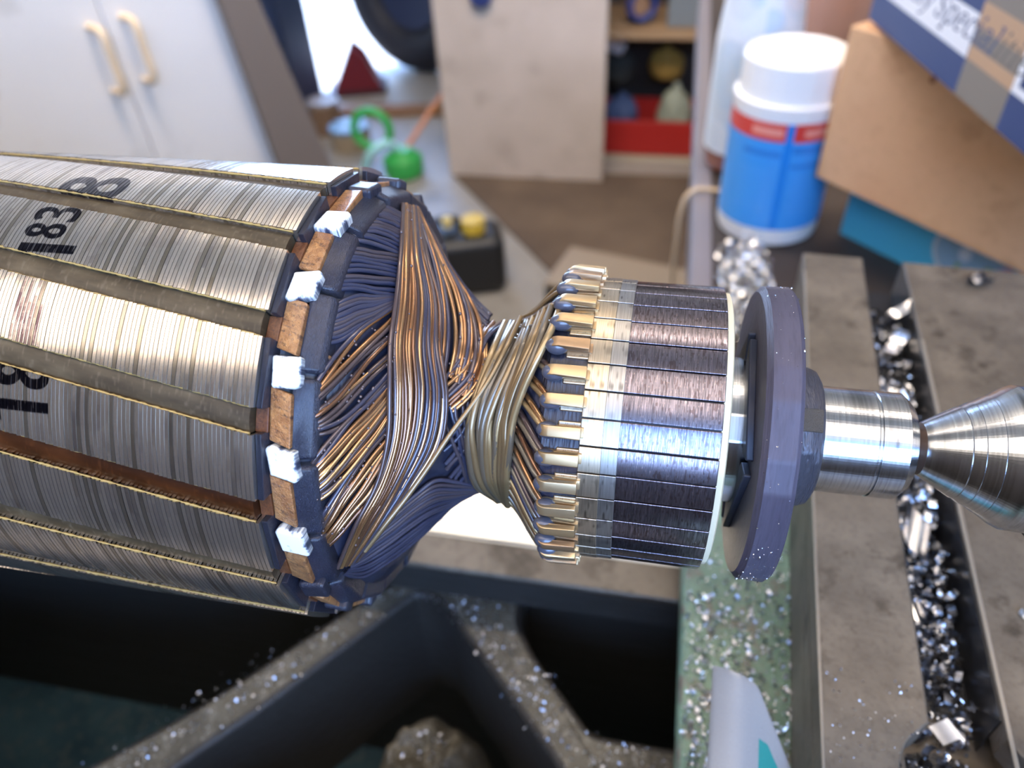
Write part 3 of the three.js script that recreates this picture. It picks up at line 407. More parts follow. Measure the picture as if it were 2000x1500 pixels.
{
  const t = thing('saddle', 'green painted lathe saddle covered with fine chips', 'saddle');
  mesh('casting', metric(plan(rounded([[0.066, -0.12], [0.34, -0.12], [0.34, 0.16], [0.066, 0.16]], 0.004), -0.1058, -0.095, 0.002), 0.11), greenM, t);
  scatter('chip_dust', null, 2200, (r) => V(0.067 + r() * 0.034, -0.0947 + r() * 0.0008, -0.05 + Math.pow(r(), 0.6) * 0.1), 0.0005, 0.0026, 0, t, 1, 8);
  scatter('chip_curl', null, 260, (r) => V(0.068 + r() * 0.033, -0.0937 + r() * 0.001, -0.05 + r() * 0.1), 0.0010, 0.0028, 2, t, 0, 9);
}
const SLIDE_TURN = -4 * D;
{
  const t = thing('cross_slide', 'brown oil stained cross slide with T slot full of bright swarf', 'cross slide', [0.1142, 0, 0], SLIDE_TURN);
  const outline = [[-0.0211, -0.168], [0, -0.168]], key = [];
  const kx = 0.0062, kz = 0.0245, kr = 0.0136;
  // the slot opens at the far end and finishes in a round hole
  outline.push([0, kz - 0.0165], [-0.0015, kz - 0.0135]);
  for (let a = 235; a >= -55; a -= 10) outline.push([kx + kr * Math.cos(a * D), kz - kr * Math.sin(a * D) * -1]);
  const ring = []; for (let a = -128; a >= -412; a -= 8) ring.push([kx + 0.0006 + kr * Math.cos(a * D), kz + kr * Math.sin(a * D)]);
  const pts = [[-0.0211, 0.12], [-0.0211, -0.168], [0, -0.168], [0, kz - 0.0125], ...ring, [0.0143, kz - 0.0125], [0.0143, -0.168], [0.12, -0.168], [0.12, 0.12]];
  mesh('table', metric(plan(pts, -0.073, -0.065, 0.0005), 0.055), slideM, t);
  mesh('table_base', metric(join([box(0.0181, 0.0072, 0.288, -0.01205, -0.0766, -0.024), box(0.1027, 0.0072, 0.288, 0.0173 + 0.0513, -0.0766, -0.024), box(0.1411, 0.0148, 0.288, 0.0494, -0.0876, -0.024)]), 0.1), slideM, t);
  const slotShade = mat(0x26272a, 0.35, 0.3);  // dark liners carry the shade of the deep slot in their colour
  { const g = new THREE.CylinderGeometry(0.0136, 0.0136, 0.0006, 40); g.translate(kx, -0.0799, kz); mesh('hole_floor', g, slotShade, t); }
  mesh('slot_floor', box(0.0143, 0.0006, 0.17, 0.00715, -0.0799, -0.083), slotShade, t);
  for (const x of [0.00015, 0.01415]) mesh('slot_wall', box(0.0003, 0.0144, 0.176, x, -0.07295, -0.08), slotShade, t);
  scatter('slot_swarf', null, 700, (r) => V(0.0008 + r() * 0.0115, -0.0785 + r() * r() * 0.006, -0.075 + r() * 0.085), 0.0006, 0.0032, 0, t, 1, 27);
  // swarf packed in the slot
  scatter('slot_swarf', null, 900, (r) => { const z = -0.155 + Math.pow(r(), 0.8) * 0.165; return V(0.0006 + r() * 0.0125, -0.0795 + r() * r() * 0.008, z); }, 0.001, 0.0052, 0, t, 2, 21);
  scatter('slot_curl', null, 200, (r) => V(0.001 + r() * 0.011, -0.078 + r() * 0.007, -0.14 + r() * 0.15), 0.0015, 0.0055, 2, t, 0, 22);
  scatter('slot_curl', null, 120, (r) => V(0.001 + r() * 0.011, -0.077 + r() * 0.007, -0.11 + r() * 0.09), 0.003, 0.008, 1, t, 0, 23);
  scatter('hole_swarf', null, 300, (r) => { const a = r() * 6.28, q = Math.sqrt(r()) * 0.013; return V(kx + q * Math.cos(a), -0.0793 + r() * r() * 0.009, kz + q * Math.sin(a)); }, 0.0008, 0.0044, 0, t, 2, 24);
  scatter('hole_swarf', null, 220, (r) => { const a = r() * 6.28, q = Math.sqrt(r()) * 0.013; return V(kx + q * Math.cos(a), -0.079 + r() * r() * 0.009, kz + q * Math.sin(a)); }, 0.0006, 0.003, 0, t, 0, 26);
  scatter('table_dust', null, 90, (r) => V(-0.02 + r() * 0.018, -0.0648, 0.004 + r() * 0.03), 0.0003, 0.001, 0, t, 1, 25);
  const worn = mat(0x8f8678, 0.4, 0.3);
  mesh('worn_edge', box(0.0009, 0.0006, 0.2, 0.0143 + 0.0006, -0.0651, -0.02, 0.00025), worn, t);
  mesh('worn_edge', box(0.0006, 0.0006, 0.25, -0.0209, -0.0651, -0.03, 0.0002), worn, t);
}
// single larger pieces of swarf
function curl(name, label, p, len, wid, arc, e, tone = 0) {
  const g = new THREE.PlaneGeometry(len, wid, 24, 2), q = g.attributes.position, r = len / arc;
  for (let k = 0; k < q.count; k++) { const t = q.getX(k) / r, y = q.getY(k); q.setXYZ(k, r * Math.sin(t), r * (1 - Math.cos(t)), y + t * wid * 0.25); }
  g.computeVertexNormals(); const o = mesh(name, g, chipMats[tone]); o.position.set(...p); o.rotation.set(...e); return tag(o, label, 'metal chip');
}
curl('swarf_curl', 'long grey curved chip lying in the round end of the T slot', [0.1228, -0.0735, 0.026], 0.02, 0.0026, 2.2, [-0.5, 0.4, 2.9], 2);
curl('swarf_curl', 'bright square chip with fine lines lying in the mouth of the round slot end', [0.1185, -0.071, 0.0105], 0.0045, 0.0042, 0.4, [0.15, 0.6, 0.1], 1);
curl('swarf_curl', 'shiny rolled chip standing at the far end of the T slot', [0.1335, -0.0745, -0.128], 0.011, 0.0045, 1.8, [0.2, 1.2, 0.3], 0);
curl('swarf_curl', 'bright slanting chip, farthest of those in the T slot', [0.136, -0.0685, -0.14], 0.009, 0.0035, 1.0, [0.3, 0.6, 0.35], 0);
curl('swarf_curl', 'bright tubular chip against the left wall of the T slot, below the cone point', [0.1178, -0.0722, -0.021], 0.006, 0.008, 3.4, [0.05, 0.1, 0.1], 0);
curl('swarf_curl', 'big bright rolled chip in the T slot just below the cone tip', [0.1228, -0.0712, -0.043], 0.009, 0.012, 3.0, [0.1, -0.3, 0.1], 0);
curl('swarf_curl', 'small bright chip lying flat on the slide to the right of the T slot', [0.139, -0.0647, -0.0165], 0.003, 0.0014, 1.2, [0.1, -0.7, 0], 1);
{ // crumpled chip on the table near the boxes
  const t = thing('crumpled_swarf', 'crumpled shiny lump of swarf on the far part of the cross slide', 'metal chip', [0.1637, -0.0648, -0.1548]);
  const r = rng(77); for (let i = 0; i < 9; i++) { const g = chipShapes[i % 3].clone(); g.scale(0.006, 0.006, 0.006); g.rotateX(r() * 6); g.rotateY(r() * 6); g.translate((r() - 0.5) * 0.006, 0.0015 + r() * 0.001, (r() - 0.5) * 0.004); mesh('ribbon', g, chipMats[2], t); }
}
{ // bent strip of coated sheet leaning at the front of the saddle
  const t = thing('bent_sheet', 'bent pale grey sheet with a torn pointed top and a teal patch', 'sheet', [0.0698, -0.06, 0.0105]);
  const W = 0.0088, n = 22, m = 34, pos = [], uv = [], idx = [];
  const top = (s) => s < 0.48 ? -0.0006 + s * 0.0052 : 0.0019 + (s - 0.48) * 0.031;
  for (let i = 0; i <= n; i++) for (let j = 0; j <= m; j++) { const s = i / n, z = top(s) + (0.05 - top(s)) * j / m, x = s * 0.0195, a = s < 0.45 ? Math.sin(s / 0.45 * Math.PI) * 0.0013 : -(s - 0.45) * 0.014; pos.push(x - z * 0.03, a - z * 0.25, z); uv.push(s, z / 0.05); }
  for (let i = 0; i < n; i++) for (let j = 0; j < m; j++) { const a = i * (m + 1) + j; idx.push(a, a + 1, a + m + 1, a + 1, a + m + 2, a + m + 1); }
  const both = [...pos], N = pos.length / 3; for (let k = 0; k < N; k++) both.push(pos[k * 3], pos[k * 3 + 1] - 0.0004, pos[k * 3 + 2]);
  const rim = []; for (let j = 0; j < m; j++) { rim.push(j, N + j, j + 1, j + 1, N + j, N + j + 1); const b = n * (m + 1); rim.push(b + j, b + j + 1, N + b + j, b + j + 1, N + b + j + 1, N + b + j); }
  for (let i = 0; i < n; i++) { const a = i * (m + 1), b = a + m + 1; rim.push(a, b, N + a, b, N + b, N + a); }
  const back = []; for (let k = 0; k < idx.length; k += 3) back.push(N + idx[k], N + idx[k + 2], N + idx[k + 1]);
  const g = new THREE.BufferGeometry(); g.setAttribute('position', new THREE.Float32BufferAttribute(both, 3)); g.setAttribute('uv', new THREE.Float32BufferAttribute([...uv, ...uv], 2)); g.setIndex([...idx, ...back, ...rim]); g.computeVertexNormals();
  const sheetTex = canvasTex(512, 1024, (c, w, h) => {
    const r = rng(9); c.fillStyle = '#8f9091'; c.fillRect(0, 0, w, h); 
    c.fillStyle = '#27837e'; c.beginPath(); c.moveTo(w * 0.5, h * 0.77); c.lineTo(w * 0.6, h * 0.765); c.lineTo(w * 0.68, h * 0.72); c.lineTo(w, h * 0.55); c.lineTo(w, 0); c.lineTo(w * 0.5, 0); c.fill();
    for (let i = 0; i < 5000; i++) { c.fillStyle = `rgba(${r() > 0.5 ? '255,255,255' : '60,60,66'},${r() * 0.13})`; c.fillRect(r() * w, r() * h, 2 + r() * 5, 1 + r() * 2); }
  });
  mesh('sheet', g, mat(0xffffff, 0.32, 0.15, { map: sheetTex, side: THREE.DoubleSide }), t);
}

// ---------------------------------------------------------------- the bench behind and what stands on it
const BY = -0.21;
{
  const t = thing('workbench', 'dark brown workbench with a pale steel edge strip behind the lathe', 'workbench');
  const topTex = tex(256, 256, (u, v) => mixc(rgb(0x2e2723), rgb(0x4a4038), nC(u, v) * 1.4 - 0.2));
  mesh('worktop', metric(box(1.2, 0.03, 0.85, 0.0895 + 0.6, BY - 0.015, -0.7), 0.5), mat(0xffffff, 0.6, 0, { map: topTex }), t);
  mesh('edge_strip', box(0.0145, 0.05, 0.85, 0.0822, BY - 0.0235, -0.7, 0.001), mat(0x7f7a80, 0.5, 0.3), t);
  for (const [x, z] of [[0.14, -0.32], [0.14, -1.08], [1.2, -0.32], [1.2, -1.08]]) mesh('leg', box(0.05, 0.76, 0.05, x, -0.62, z), mat(0x3a3430, 0.7), t);
}
{
  const cx = 0.1305, cz = -0.456, t = thing('plastic_bottle', 'round white plastic tub with blue label and wide white screw lid', 'plastic tub', [cx, BY, cz]); t.scale.y = 0.93;
  const white = mat(0xf4f2ee, 0.35, 0, { clearcoat: 0.3 });
  mesh('body', lathe([[0, 0], [0.033, 0], [0.0365, 0.002], [0.0375, 0.006], [0.0375, 0.104], [0.0345, 0.109], [0, 0.109]], 64), white, t);
  const labelTex = canvasTex(1024, 512, (c, w, h) => {
    c.fillStyle = '#3f9be6'; c.fillRect(0, 0, w, h); const r = rng(3);
    c.fillStyle = '#d8433a'; c.fillRect(0, 0, w, h * 0.16);
    c.fillStyle = '#f09a88'; c.fillRect(w * 0.2, h * 0.045, w * 0.095, h * 0.07); c.fillRect(w * 0.355, h * 0.05, w * 0.3, h * 0.065);
    c.fillStyle = '#1683dc'; c.fillRect(w * 0.303, 0, w * 0.022, h);
    c.fillStyle = '#2f7fd0'; c.fillRect(w * 0.18, h * 0.25, w * 0.12, h * 0.05); c.fillRect(w * 0.33, h * 0.2, w * 0.16, h * 0.06); c.fillRect(w * 0.33, h * 0.36, w * 0.1, h * 0.035);
    c.fillStyle = '#5aa6ea'; for (let i = 0; i < 12; i++) { c.fillRect(w * (0.335 + r() * 0.02), h * (0.45 + i * 0.035), w * (0.08 + r() * 0.08), 5); c.fillRect(w * 0.17, h * (0.42 + i * 0.035), w * 0.11, 4); }
  });
  const lab = new THREE.CylinderGeometry(0.0379, 0.0379, 0.0855, 64, 1, true, Math.PI * 0.02, Math.PI * 1.96); lab.translate(0, 0.0585, 0); lab.rotateY(-2.0);
  mesh('label', lab, mat(0xffffff, 0.4, 0, { map: labelTex, clearcoat: 0.3, side: THREE.DoubleSide }), t);
  mesh('lid', lathe([[0.0345, 0.104], [0.0382, 0.105], [0.0386, 0.108], [0.0384, 0.112], [0.0355, 0.1135], [0.0352, 0.138], [0.0335, 0.1408], [0.0315, 0.1413], [0.0305, 0.1398], [0, 0.1398]], 64), white, t);
}
scatter('swarf_pile', 'glittering pile of bright curly swarf in front of the blue and white tub', 620, (r) => { const f = Math.pow(r(), 0.8), a = r() * 6.28, q = Math.sqrt(r()); return V(0.1115 + 0.010 * f * (r() - 0.3) + Math.cos(a) * q * 0.0195, BY + 0.002 + (1 - q * q) * 0.028 * r(), -0.405 + f * 0.1 + Math.sin(a) * q * 0.014); }, 0.0022, 0.007, 2, scene, 3, 41);
scatter('swarf_pile', 'loose flat chips lying through the glittering pile in front of the tub', 380, (r) => { const f = r(), a = r() * 6.28, q = Math.sqrt(r()); return V(0.1115 + Math.cos(a) * q * 0.02, BY + 0.002 + (1 - q * q) * 0.025 * r(), -0.405 + f * 0.11 + Math.sin(a) * q * 0.014); }, 0.002, 0.0075, 0, scene, 3, 42);
// card boxes: a flat teal tin, a plain brown carton on it, a printed carton across the top
const cardTex = tex(512, 512, (u, v) => { const a = nC(u, v), b = nD(u, v), s = nA(v, u); return mixc(mixc(rgb(0xd0a078), rgb(0xdfb489), a), rgb(0x9f7854), (b - 0.55) * 0.5 + (s > 0.66 ? (s - 0.66) * 2 : 0)); });
const cardM = mat(0xffffff, 0.85, 0, { map: cardTex });
const TURN_A = -Math.atan2(0.745, 0.667);                              // the front face of the carton runs towards (0.667, 0.745)
{
  const t = thing('teal_tin', 'flat teal blue box printed with small flowers under the brown carton', 'box', [0.1852, BY, -0.4465], TURN_A + 0.02);
  const front = canvasTex(1024, 256, (c, w, h) => {
    c.fillStyle = '#4fb6d6'; c.fillRect(0, 0, w, h); c.fillStyle = '#8fb2c8'; c.beginPath(); c.ellipse(w * 0.68, h * 0.55, w * 0.32, h * 0.55, 0, 0, 7); c.fill(); c.strokeStyle = '#c5d0d2'; c.lineWidth = 14; c.stroke();
    const r = rng(4), cols = ['#c98a9a', '#4f9a6e', '#d7e0e6', '#8a78b0', '#7a2f3c', '#88a86a', '#b9a8c8']; for (let i = 0; i < 60; i++) { c.fillStyle = cols[i % 7]; c.beginPath(); c.arc(w * (0.43 + r() * 0.52), h * (0.2 + r() * 0.72), 8 + r() * 22, 0, 7); c.fill(); }
  });
  const side = mat(0x4fb6d6, 0.4), printed = mat(0xffffff, 0.4, 0, { map: front });
  const g = box(0.2, 0.058, 0.09, 0.1, 0.029, -0.045); mesh('tin', g, [side, side, side, side, printed, side], t);
}
{
  const t = thing('brown_carton', 'plain brown cardboard carton standing turned on the teal box', 'cardboard box', [0.152, -0.1519, -0.4185], TURN_A);
  mesh('carton', metric(box(0.24, 0.0985, 0.15, 0.12, 0.04925, -0.075, 0.0015), 0.25), cardM, t);
  const fl = box(0.2, 0.0015, 0.07, 0.11, 0.0996, -0.04); fl.rotateZ(0.004); mesh('flap', metric(fl, 0.25), cardM, t);
  mesh('dent', (() => { const g = new THREE.SphereGeometry(0.0022, 12, 8); g.scale(1, 1, 0.25); g.translate(0.062, 0.083, 0); return g; })(), mat(0x94643f, 0.9), t);
}
{
  const t = thing('printed_carton', 'navy, white and tan striped carton with script lettering laid across the brown carton', 'cardboard box', [0.1622, -0.0508, -0.4234], -Math.atan2(0.9857, 0.1685));
  const L = 0.3, H = 0.13;
  const print = canvasTex(2048, 1024, (c, w, h) => {
    const X = (s) => s / L * w, Yh = (y) => (1 - y / H) * h, r = rng(15);
    const rect = (col, s0, s1, y0, y1) => { c.fillStyle = col; c.fillRect(X(s0), Yh(y1), X(s1) - X(s0), Yh(y0) - Yh(y1)); };
    rect('#c09a74', 0, L, 0, H); rect('#2f3f70', 0, 0.1238, 0, H); rect('#eef0f5', 0, 0.1232, 0.0163, 0.0352); rect('#eef0f5', 0, 0.1232, 0.075, 0.095);
    rect('#857a6c', 0.1238, 0.168, 0, 0.0165); rect('#857a6c', 0.1238, 0.168, 0.0225, 0.0305); rect('#857a6c', 0.1238, 0.168, 0.041, 0.054); rect('#857a6c', 0.1238, 0.168, 0.075, 0.092);
    rect('#eef0f5', 0.167, L, 0.0165, 0.06); rect('#2f3f70', 0.167, L, 0, 0.0165); rect('#2f3f70', 0.1715, L, 0.02, 0.055); rect('#2f3f70', 0.167, L, 0.06, H);
    c.save(); c.translate(X(0.0505), Yh(0.0235)); c.transform(1, 0, -0.25, 1, 0, 0); c.font = `italic ${Math.round(0.0165 / H * h)}px serif`; c.fillStyle = '#3a4670'; c.fillText('ny Special', 0, 0); const wd = c.measureText('ny Special').width; c.fillStyle = '#6f675c'; c.fillText('ities', wd, 0); c.restore();
    for (let i = 0; i < 1500; i++) { c.fillStyle = `rgba(150,140,125,${r() * 0.12})`; c.fillRect(r() * w, r() * h, 3 + r() * 12, 2); }
  });
  const pm = mat(0xffffff, 0.6, 0, { map: print });
  mesh('carton', box(L, H, 0.16, L / 2, H / 2, -0.08), [cardM, cardM, cardM, cardM, pm, cardM], t);
}
{ // slim bottle with a pale sleeve, behind the tub
  const t = thing('sleeved_bottle', 'slim brown bottle in a pale blue white printed sleeve behind the tub', 'bottle', [0.114, BY, -0.56]);
  const glass = mat(0x8d5a4c, 0.25, 0, { clearcoat: 0.6 });
  mesh('bottle', lathe([[0, 0], [0.026, 0], [0.031, 0.004], [0.0325, 0.012], [0.0325, 0.11], [0.028, 0.15], [0.014, 0.18], [0.012, 0.22], [0, 0.22]], 48), glass, t);
  const sl = canvasTex(512, 512, (c, w, h) => { c.fillStyle = '#dfe7ee'; c.fillRect(0, 0, w, h); const r = rng(8); for (let i = 0; i < 70; i++) { c.fillStyle = ['rgba(150,195,228,0.35)', 'rgba(240,225,225,0.4)', 'rgba(205,215,222,0.5)'][i % 3]; c.beginPath(); c.arc(r() * w, r() * h, 10 + r() * 50, 0, 7); c.fill(); } c.fillStyle = 'rgba(70,66,90,0.75)'; c.beginPath(); c.ellipse(w * 0.30, h * 0.3, 9, 20, 0.3, 0, 7); c.fill(); });
  mesh('sleeve', lathe([[0.0331, 0.02], [0.0333, 0.022], [0.0333, 0.108], [0.0285, 0.152], [0.028, 0.152]], 48), mat(0xffffff, 0.45, 0, { map: sl }), t);
}
{
  const t = thing('tan_jar', 'wide pinkish brown jar standing behind the white lid', 'jar', [0.178, BY, -0.66]);
  mesh('jar', lathe([[0, 0], [0.05, 0], [0.053, 0.004], [0.053, 0.16], [0.046, 0.175], [0, 0.175]], 48), mat(0xb08a78, 0.45), t);
  mesh('cap', lathe([[0.047, 0.17], [0.049, 0.172], [0.049, 0.2], [0, 0.2]], 48), mat(0xc8b8a8, 0.5), t);
}
{ const t = thing('pale_tube', 'slender pale blue tube between the tan jar and the red box', 'tube', [0.226, BY, -0.64]); mesh('tube', lathe([[0, 0], [0.0095, 0], [0.0095, 0.18], [0.006, 0.19], [0, 0.19]], 24), mat(0x9fb6bc, 0.4), t); mesh('nozzle', lathe([[0.005, 0.188], [0.0035, 0.215], [0, 0.215]], 20), mat(0xd5d9da, 0.5), t); }
{ const t = thing('red_box', 'dark red box standing behind the brown carton', 'box', [0.275, BY, -0.66], 0.5); mesh('box', box(0.075, 0.13, 0.05, 0, 0.065, 0, 0.003), mat(0x9c2420, 0.5), t); mesh('lid', box(0.078, 0.02, 0.053, 0, 0.135, 0, 0.003), mat(0x8a1f1c, 0.5), t); }
{ // knotted cord hanging off the bench edge
  const t = thing('knotted_cord', 'beige knotted cord hanging over the edge of the workbench', 'cord');
  const m = mat(0xc9b08e, 0.8), z = -0.5;
  mesh('cord', tube([V(0.098, -0.2065, z), V(0.086, -0.206, z), V(0.0765, -0.2055, z + 0.002), V(0.0695, -0.2095, z + 0.006), V(0.0655, -0.225, z + 0.008), V(0.065, -0.25, z + 0.008), V(0.0648, -0.292, z + 0.008), V(0.0652, -0.335, z + 0.008), V(0.0645, -0.39, z + 0.006)], 0.0019, 60, 8), m, t);
  mesh('cord', tube([V(0.0652, -0.335, z + 0.008), V(0.072, -0.318, z + 0.006), V(0.0795, -0.296, z - 0.002), V(0.09, -0.28, z - 0.012)], 0.0017, 30, 8), m, t);
  const k = []; for (let i = 0; i < 20; i++) { const a = i / 20 * 12.57; k.push(V(0.065 + 0.0022 * Math.cos(a), -0.335 + 0.0028 * Math.sin(a * 1.5), z + 0.008 + 0.0022 * Math.sin(a))); }
  mesh('knot', tube(k, 0.0019, 80, 8, true), m, t);
}

// ---------------------------------------------------------------- the room beyond
{ // wall cabinet with two doors, seen from its front right
  const t = thing('storage_cabinet', 'off white storage cabinet with two doors and bow handles', 'cabinet', [-0.549, -1, -0.93], Math.atan2(0.93, 0.37));
  // local +z is the face, local x runs along it towards the viewer (negative) ... far edge at x = 0
  const dTex = tex(256, 256, (u, v) => mixc(mixc(rgb(0xdcd9d4), rgb(0xe6e3df), nC(u, v)), rgb(0xa8a39a), nA(u, v) > 0.64 ? (nA(u, v) - 0.64) * 4 : 0)); const dm = mat(0xffffff, 0.45, 0, { map: dTex });
  mesh('carcass', box(1.0, 1.4, 0.42, -0.5, 0.72, -0.235), mat(0xc3beb6, 0.55), t);
  for (const [x, w, hx] of [[-0.1, 0.1985, -0.177], [-0.3, 0.1985, -0.222]]) { const d = mesh('door', metric(box(w, 1.36, 0.02, x, 0.72, -0.012, 0.003), 0.6), dm, t); const y = 0.815; mesh('handle', tube([V(hx, y + 0.037, -0.004), V(hx, y + 0.037, 0.014), V(hx, y + 0.031, 0.021), V(hx, y, 0.022), V(hx, y - 0.031, 0.021), V(hx, y - 0.037, 0.014), V(hx, y - 0.037, -0.004)], 0.0047, 40, 10), mat(0xe3cba8, 0.45), d); }
  mesh('door', metric(box(0.59, 1.36, 0.02, -0.697, 0.72, -0.012, 0.003), 0.6), dm, t);
}
{ // tapered board leaning over the far corner of the cabinet
  const t = thing('leaning_board', 'grey brown tapered board leaning against the far corner of the off white cabinet', 'board');
  const c = [[-0.562, 0.1, -0.852], [-0.566, 0.1, -0.84], [-0.517, -1, -0.95], [-0.45, -1, -1.109]].map((a) => V(...a)), n = V(0.93, 0, 0.37).multiplyScalar(0.012), g = box(1, 1, 1), p = g.attributes.position;
  for (let i = 0; i < p.count; i++) { const top = p.getY(i) > 0, far = p.getX(i) > 0, v = (top ? (far ? c[1].clone().add(V(0.012, 0, -0.03)) : c[0]) : (far ? c[3] : c[2])).clone(); if (p.getZ(i) > 0) v.add(n); p.setXYZ(i, v.x, v.y, v.z); }
  g.computeVertexNormals(); mesh('board', metric(g, 0.5), mat(0x75695f, 0.7), t);
}
{ // cupboard with a closed left door and open right half
  const t = thing('cupboard', 'beige cupboard with one plain door and open shelves on the right', 'cupboard', [0, -1, -2.1]);
  const pTex = tex(512, 512, (u, v) => mixc(mixc(rgb(0xada093), rgb(0xbfb2a6), nC(u, v) * 1.5 - 0.2), rgb(0x93867a), nA(u, v) > 0.6 ? (nA(u, v) - 0.6) * 2 : 0)); const pm = mat(0xffffff, 0.7, 0, { map: pTex });
  const d = mesh('door', metric(box(0.497, 1.2, 0.02, -0.3945, 0.603, -0.01, 0.003), 0.7), pm, t);
  mesh('knob', (() => { const g = new THREE.SphereGeometry(0.033, 24, 16); g.scale(1, 1, 0.7); g.translate(-0.497, 0.548, 0.015); return g; })(), mat(0x2c3a72, 0.3), d);
  const inner = mat(0x8d8174, 0.7);
  mesh('side', box(0.02, 1.2, 0.4, -0.64, 0.6, -0.22), inner, t); mesh('side', box(0.02, 1.2, 0.4, 0.42, 0.6, -0.22), inner, t);
  mesh('back', box(1.04, 1.2, 0.01, -0.11, 0.6, -0.5), mat(0x3a322c, 0.8), t);
  const sh = (y, z, m = inner) => { const g = box(1.0, 0.022, 0.3, -0.11, y, -0.35 + z); mesh('shelf', g, m, t); };
  sh(0.011, 0.02, mat(0xb3a58f, 0.7)); sh(0.385, 0.0, mat(0x9a7d5c, 0.7)); sh(0.75, 0); sh(1.18, 0);
}
{ const t = thing('red_drawer_box', 'low red box on the bottom shelf of the open cupboard', 'box', [-0.02, -0.978, -2.4]); mesh('front', box(0.36, 0.11, 0.012, 0, 0.055, 0.12, 0.003), mat(0x9c1d18, 0.5), t); mesh('tray', join([box(0.36, 0.006, 0.22, 0, 0.004, 0), box(0.008, 0.1, 0.22, -0.176, 0.05, 0), box(0.008, 0.1, 0.22, 0.176, 0.05, 0), box(0.36, 0.1, 0.008, 0, 0.05, -0.11)]), mat(0x8a1a16, 0.5), t); }
function blob(name, label, cat, p, s, m, seed, extra) { const n = noise(5, 5, seed), g = new THREE.SphereGeometry(1, 28, 20), q = g.attributes.position; for (let i = 0; i < q.count; i++) { const k = 0.85 + 0.3 * n(q.getX(i) * 0.5 + 0.5, q.getY(i) * 0.5 + q.getZ(i) * 0.3 + 0.5); q.setXYZ(i, q.getX(i) * s[0] * k, Math.max(-0.9, q.getY(i)) * s[1] * k + s[1] * 0.9, q.getZ(i) * s[2] * k); } g.computeVertexNormals(); const t = thing(name, label, cat, p); mesh('sack', g, m, t); mesh('tied_neck', (() => { const h = new THREE.CylinderGeometry(s[0] * 0.16, s[0] * 0.3, s[1] * 0.4, 14); h.translate(0, s[1] * 1.9, 0); return h; })(), extra ?? m, t); return t; }
blob('cloth_bag', 'grey green bag in the red box, at the right of the open cupboard', 'bag', [0.06, -0.955, -2.4], [0.055, 0.08, 0.045], mat(0x8d9484, 0.8), 5);
blob('cloth_bag', 'dark blue bag in the red box, beside the beige cupboard door', 'bag', [-0.115, -0.957, -2.4], [0.05, 0.065, 0.045], mat(0x34486f, 0.7), 6);
blob('cloth_bag', 'mustard brown bag piled at the back of the red box', 'bag', [0.02, -0.79, -2.44], [0.06, 0.05, 0.035], mat(0x8a6c2c, 0.8), 7);
{ const t = thing('pale_cup', 'pale pinkish cup lying on its side in the open cupboard', 'cup', [-0.12, -0.70, -2.45]); const g = lathe([[0, 0], [0.022, 0], [0.03, 0.06], [0.028, 0.06], [0.02, 0.004], [0, 0.004]], 32); g.rotateZ(1.1); mesh('cup', g, mat(0xd9c8c0, 0.5), t); const s = mesh('dark_bag', (() => { const q = new THREE.SphereGeometry(0.05, 20, 14); q.scale(1, 1.2, 0.8); q.translate(-0.01, -0.065, -0.01); return q; })(), mat(0x2a2c28, 0.8), t); }
{ const t = thing('cable_reel', 'small reel with a navy flange and brown core on the upper cupboard shelf', 'reel', [-0.085, -0.6, -2.36]); const g = new THREE.TorusGeometry(0.04, 0.011, 14, 36); g.rotateY(0.4); g.translate(0.02, 0.055, 0); mesh('flange', g, mat(0x25356e, 0.4), t); const c = new THREE.CylinderGeometry(0.03, 0.03, 0.05, 28); c.rotateX(Math.PI / 2); c.rotateY(0.4); c.translate(0, 0.055, -0.01); mesh('core', c, mat(0x8a6a4e, 0.7), t); }
{ const t = thing('grey_crate', 'long grey crate on the upper shelf of the open cupboard', 'crate', [0.13, -0.604, -2.42]); mesh('crate', box(0.24, 0.1, 0.16, 0, 0.05, 0, 0.006), mat(0x6f7474, 0.5), t); mesh('rim', box(0.25, 0.012, 0.17, 0, 0.103, 0, 0.003), mat(0x878c8c, 0.5), t); }
{ const o = mesh('floor_mat', metric(plan(rounded([[-0.66, -2.14], [1.2, -2.2], [1.2, -1.55], [-0.16, -1.48]], 0.01), -1, -0.992), 0.7), mat(0xffffff, 0.85, 0, { map: tex(256, 256, (u, v) => mixc(rgb(0x54463a), rgb(0x6b5b4c), nC(u, v) * 1.6 - 0.3)) })); tag(o, 'brown hardboard mat on the floor in front of the cupboard', 'mat'); }
{ const t = thing('timber_plinth', 'dark timber plinth with a pale top edge standing on the floor beside the bench', 'plinth', [0.06, -1, -1.35], -0.25); mesh('plinth', box(0.5, 0.12, 0.16, 0, 0.06, 0, 0.004), mat(0x2b2724, 0.8), t); mesh('top_edge', box(0.5, 0.012, 0.17, 0, 0.126, 0, 0.003), mat(0x8c7f70, 0.7), t); }
